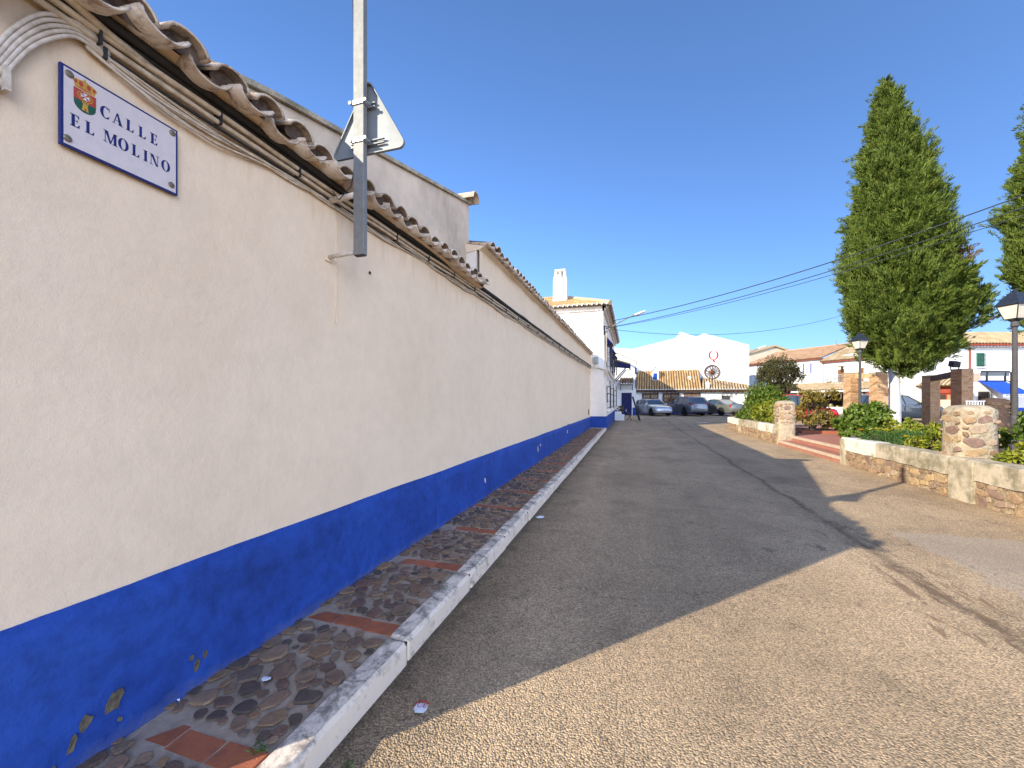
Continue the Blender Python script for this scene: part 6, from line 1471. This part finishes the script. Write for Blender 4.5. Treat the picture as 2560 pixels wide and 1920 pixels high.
# left bed
leafy('rounded_bush', 'large rounded green bush left of the tall stone pillar', 'bush', 5.95, 21.4, .5, [(5.95, 21.4, 1.35, .85, 1.0), (6.2, 20.8, 1.1, .75, .8)], M['bushgreen'], .12, .065, 5200, 1, group=BG)
leafy('rounded_bush', 'lower green bush spreading over the left end of the garden wall', 'bush', 5.35, 20.9, .5, [(5.35, 21.2, .75, .6, .5), (5.3, 20.3, .75, .55, .5)], M['bushgreen'], .11, .06, 2600, 2, group=BG)
leafy('rounded_bush', 'bright yellow green bush behind the white patched wall, left of the tall stone pillar', 'bush', 5.5, 18.4, .5, [(5.45, 18.9, .85, .6, .75), (5.55, 17.8, .75, .5, .5), (5.35, 17.0, .65, .35, .35)], M['bushyellow'], .11, .06, 3000, 3, group=BG)
leafy('russet_bush', 'loose russet yellow bush growing behind the park steps', 'bush', 6.5, 17.7, .43, [(6.5, 17.7, .95, .55, .75), (6.2, 17.4, 1.55, .45, .40), (6.9, 17.8, 1.6, .5, .4), (6.7, 17.5, .7, .5, .4)], M['croton'], .14, .055, 2300, 4, group=BG)
leafy('low_plant', 'small russet plant at the foot of the park bed', 'plant', 7.3, 17.6, .40, [(7.3, 17.7, .55, .45, .3)], M['croton'], .11, .05, 500, 14, group=BG)
# right bed
leafy('rounded_bush', 'dense green bush at the right of the steps, above the white flaking wall end', 'bush', 5.55, 12.1, .46, [(5.5, 12.1, .90, .52, .50), (5.85, 12.5, .95, .5, .5), (5.3, 11.7, .75, .38, .35)], M['bushgreen'], .10, .058, 4200, 5, group=BG)
leafy('low_bush', 'low yellow green bush in front of the whitewashed cypress trunk', 'bush', 6.1, 11.8, .46, [(6.1, 11.75, .70, .5, .40), (6.45, 11.4, .65, .4, .36)], M['bushyellow'], .09, .045, 1900, 6, group=BG)
leafy('variegated_bush', 'yellow variegated bush against the left side of the squat stone pillar', 'bush', 5.35, 9.0, .46, [(5.35, 9.0, .70, .38, .40), (5.6, 8.7, .75, .35, .42), (5.2, 9.4, .62, .3, .25)], M['bushyellow'], .095, .042, 1900, 7, group=BG)
leafy('variegated_bush', 'yellow variegated plant leaning over the wall in front of the squat stone pillar', 'bush', 5.3, 7.25, .46, [(5.25, 7.35, .66, .28, .28), (5.3, 7.0, .7, .3, .25)], M['bushyellow'], .09, .038, 1300, 8, group=BG)
leafy('variegated_bush', 'bright variegated bush at the right edge below the lantern', 'bush', 5.7, 6.9, .46, [(5.7, 6.9, .78, .38, .36), (6.1, 7.3, .85, .42, .42), (5.5, 6.3, .72, .35, .32), (5.9, 6.2, .8, .4, .4)], M['bushyellow'], .09, .042, 2900, 9, group=BG)
leafy('rounded_bush', 'green bush between the squat stone pillar and the right edge', 'bush', 6.3, 8.2, .46, [(6.2, 8.3, .95, .42, .45), (6.7, 8.4, .9, .42, .42), (6.45, 8.0, .7, .4, .3)], M['bushgreen'], .095, .05, 2600, 10, group=BG)
leafy('flowering_herb', 'low feathery herb bed with marigolds behind the right garden wall', 'plant', 5.2, 10.3, .46, [(5.15, 10.7, .62, .3, .24), (5.2, 10.2, .62, .3, .24), (5.2, 9.7, .62, .28, .24), (5.6, 10.3, .65, .35, .28), (5.7, 10.9, .65, .35, .26)], M['herb'], .06, .018, 3600, 11, group=BG, trunkr=.01)
qf = random.Random(4)
for (x, y, z, col, lab) in ((5.02, 10.45, .90, 'petal', 'yellow marigold, left one of the pair above the coping'), (5.02, 10.15, .90, 'petal', 'yellow marigold, right one of the pair above the coping'), (4.99, 11.0, .84, 'petal_orange', 'orange marigold nearest the white wall end'), (5.0, 9.45, .82, 'petal', 'lone yellow marigold near the variegated bush'), (5.9, 9.9, .80, 'petal_orange', 'orange marigold deeper in the bed')):
    t = thing('marigold', lab, 'flower', (x, y, z), 'marigolds in the right bed')
    mb = MB()
    for k in range(26):
        a = 2*math.pi*k/13; r = .055 if k < 13 else .035; tl = .3 if k < 13 else .9; d = Vector((math.cos(a), math.sin(a), tl)).normalized(); s_ = Vector((-math.sin(a), math.cos(a), 0))*.017; c0 = Vector((x, y, z)); mb.add([c0, c0+d*r*.7+s_, c0+d*r*1.2, c0+d*r*.7-s_], [(0, 1, 2, 3)])
    build('petals', mb, M[col], t)
    mb = MB().tube([(x, y, z-.25), (x+.01, y, z-.1), (x, y, z)], .004, 5); build('stalk', mb, M['herb'], t)
# trees further back
leafy('round_tree', 'dark olive round crowned tree right of the restaurant', 'tree', 9.9, 32.2, .2, [(9.9, 32.2, 3.3, 1.25, 1.35), (9.3, 32.0, 2.9, .8, 1.0), (10.6, 32.3, 3.0, .85, 1.0), (10.0, 32.0, 2.3, 1.0, .6)], M['darktree'], .15, .06, 7500, 12, trunkr=.09, group='trees beyond the park')
leafy('round_tree', 'shaded dark tree squeezed between the restaurant end and the olive tree', 'tree', 11.6, 40.6, .3, [(11.6, 40.6, 3.4, 1.0, 2.0), (11.5, 40.2, 1.8, 1.0, 1.2)], M['darktree'], .18, .08, 3600, 13, trunkr=.09, group='trees beyond the park')
leafy('round_tree', 'dark leafy tree at the right edge beside the white house', 'tree', 27.5, 35.0, .4, [(27.5, 35.0, 2.6, 1.6, 1.8), (27.9, 35.2, 4.0, 1.0, 1.0)], M['darktree'], .2, .09, 2600, 15, trunkr=.09, group='trees beyond the park')
leafy('hedge', 'low dark hedge at the foot of the right brick pillar', 'hedge', 15.6, 22.4, .35, [(15.6, 22.4, .7, .8, .5), (16.8, 22.9, .7, .8, .5)], M['darktree'], .09, .045, 1500, 16, group=BG)
# a few weeds where the wall meets the pavement and in the gutter
for lab, x, y, z in (('tiny green weed in the gutter at the bottom edge', -1.10, 1.36, .0), ('tiny weed on the pavement beside the kerb', -1.40, 1.22, SW+.01), ('small weed growing on the dado edge far along the wall', WX+.03, 12.9, .74)):
    t = thing('weed', lab, 'weed', (x, y, z)); rs = np.random.RandomState(int(abs(x*y*100))); n = 40
    c = np.array([x, y, z+.012])+rs.normal(size=(n, 3))*np.array([.016, .016, .008]); d = rs.normal(size=(n, 3)); d[:, 2] = abs(d[:, 2])+.4; leaf_obj('leaves', t, M['herb'], c, d, rdir(rs, n), rs.uniform(.012, .026, n), rs.uniform(.005, .009, n))
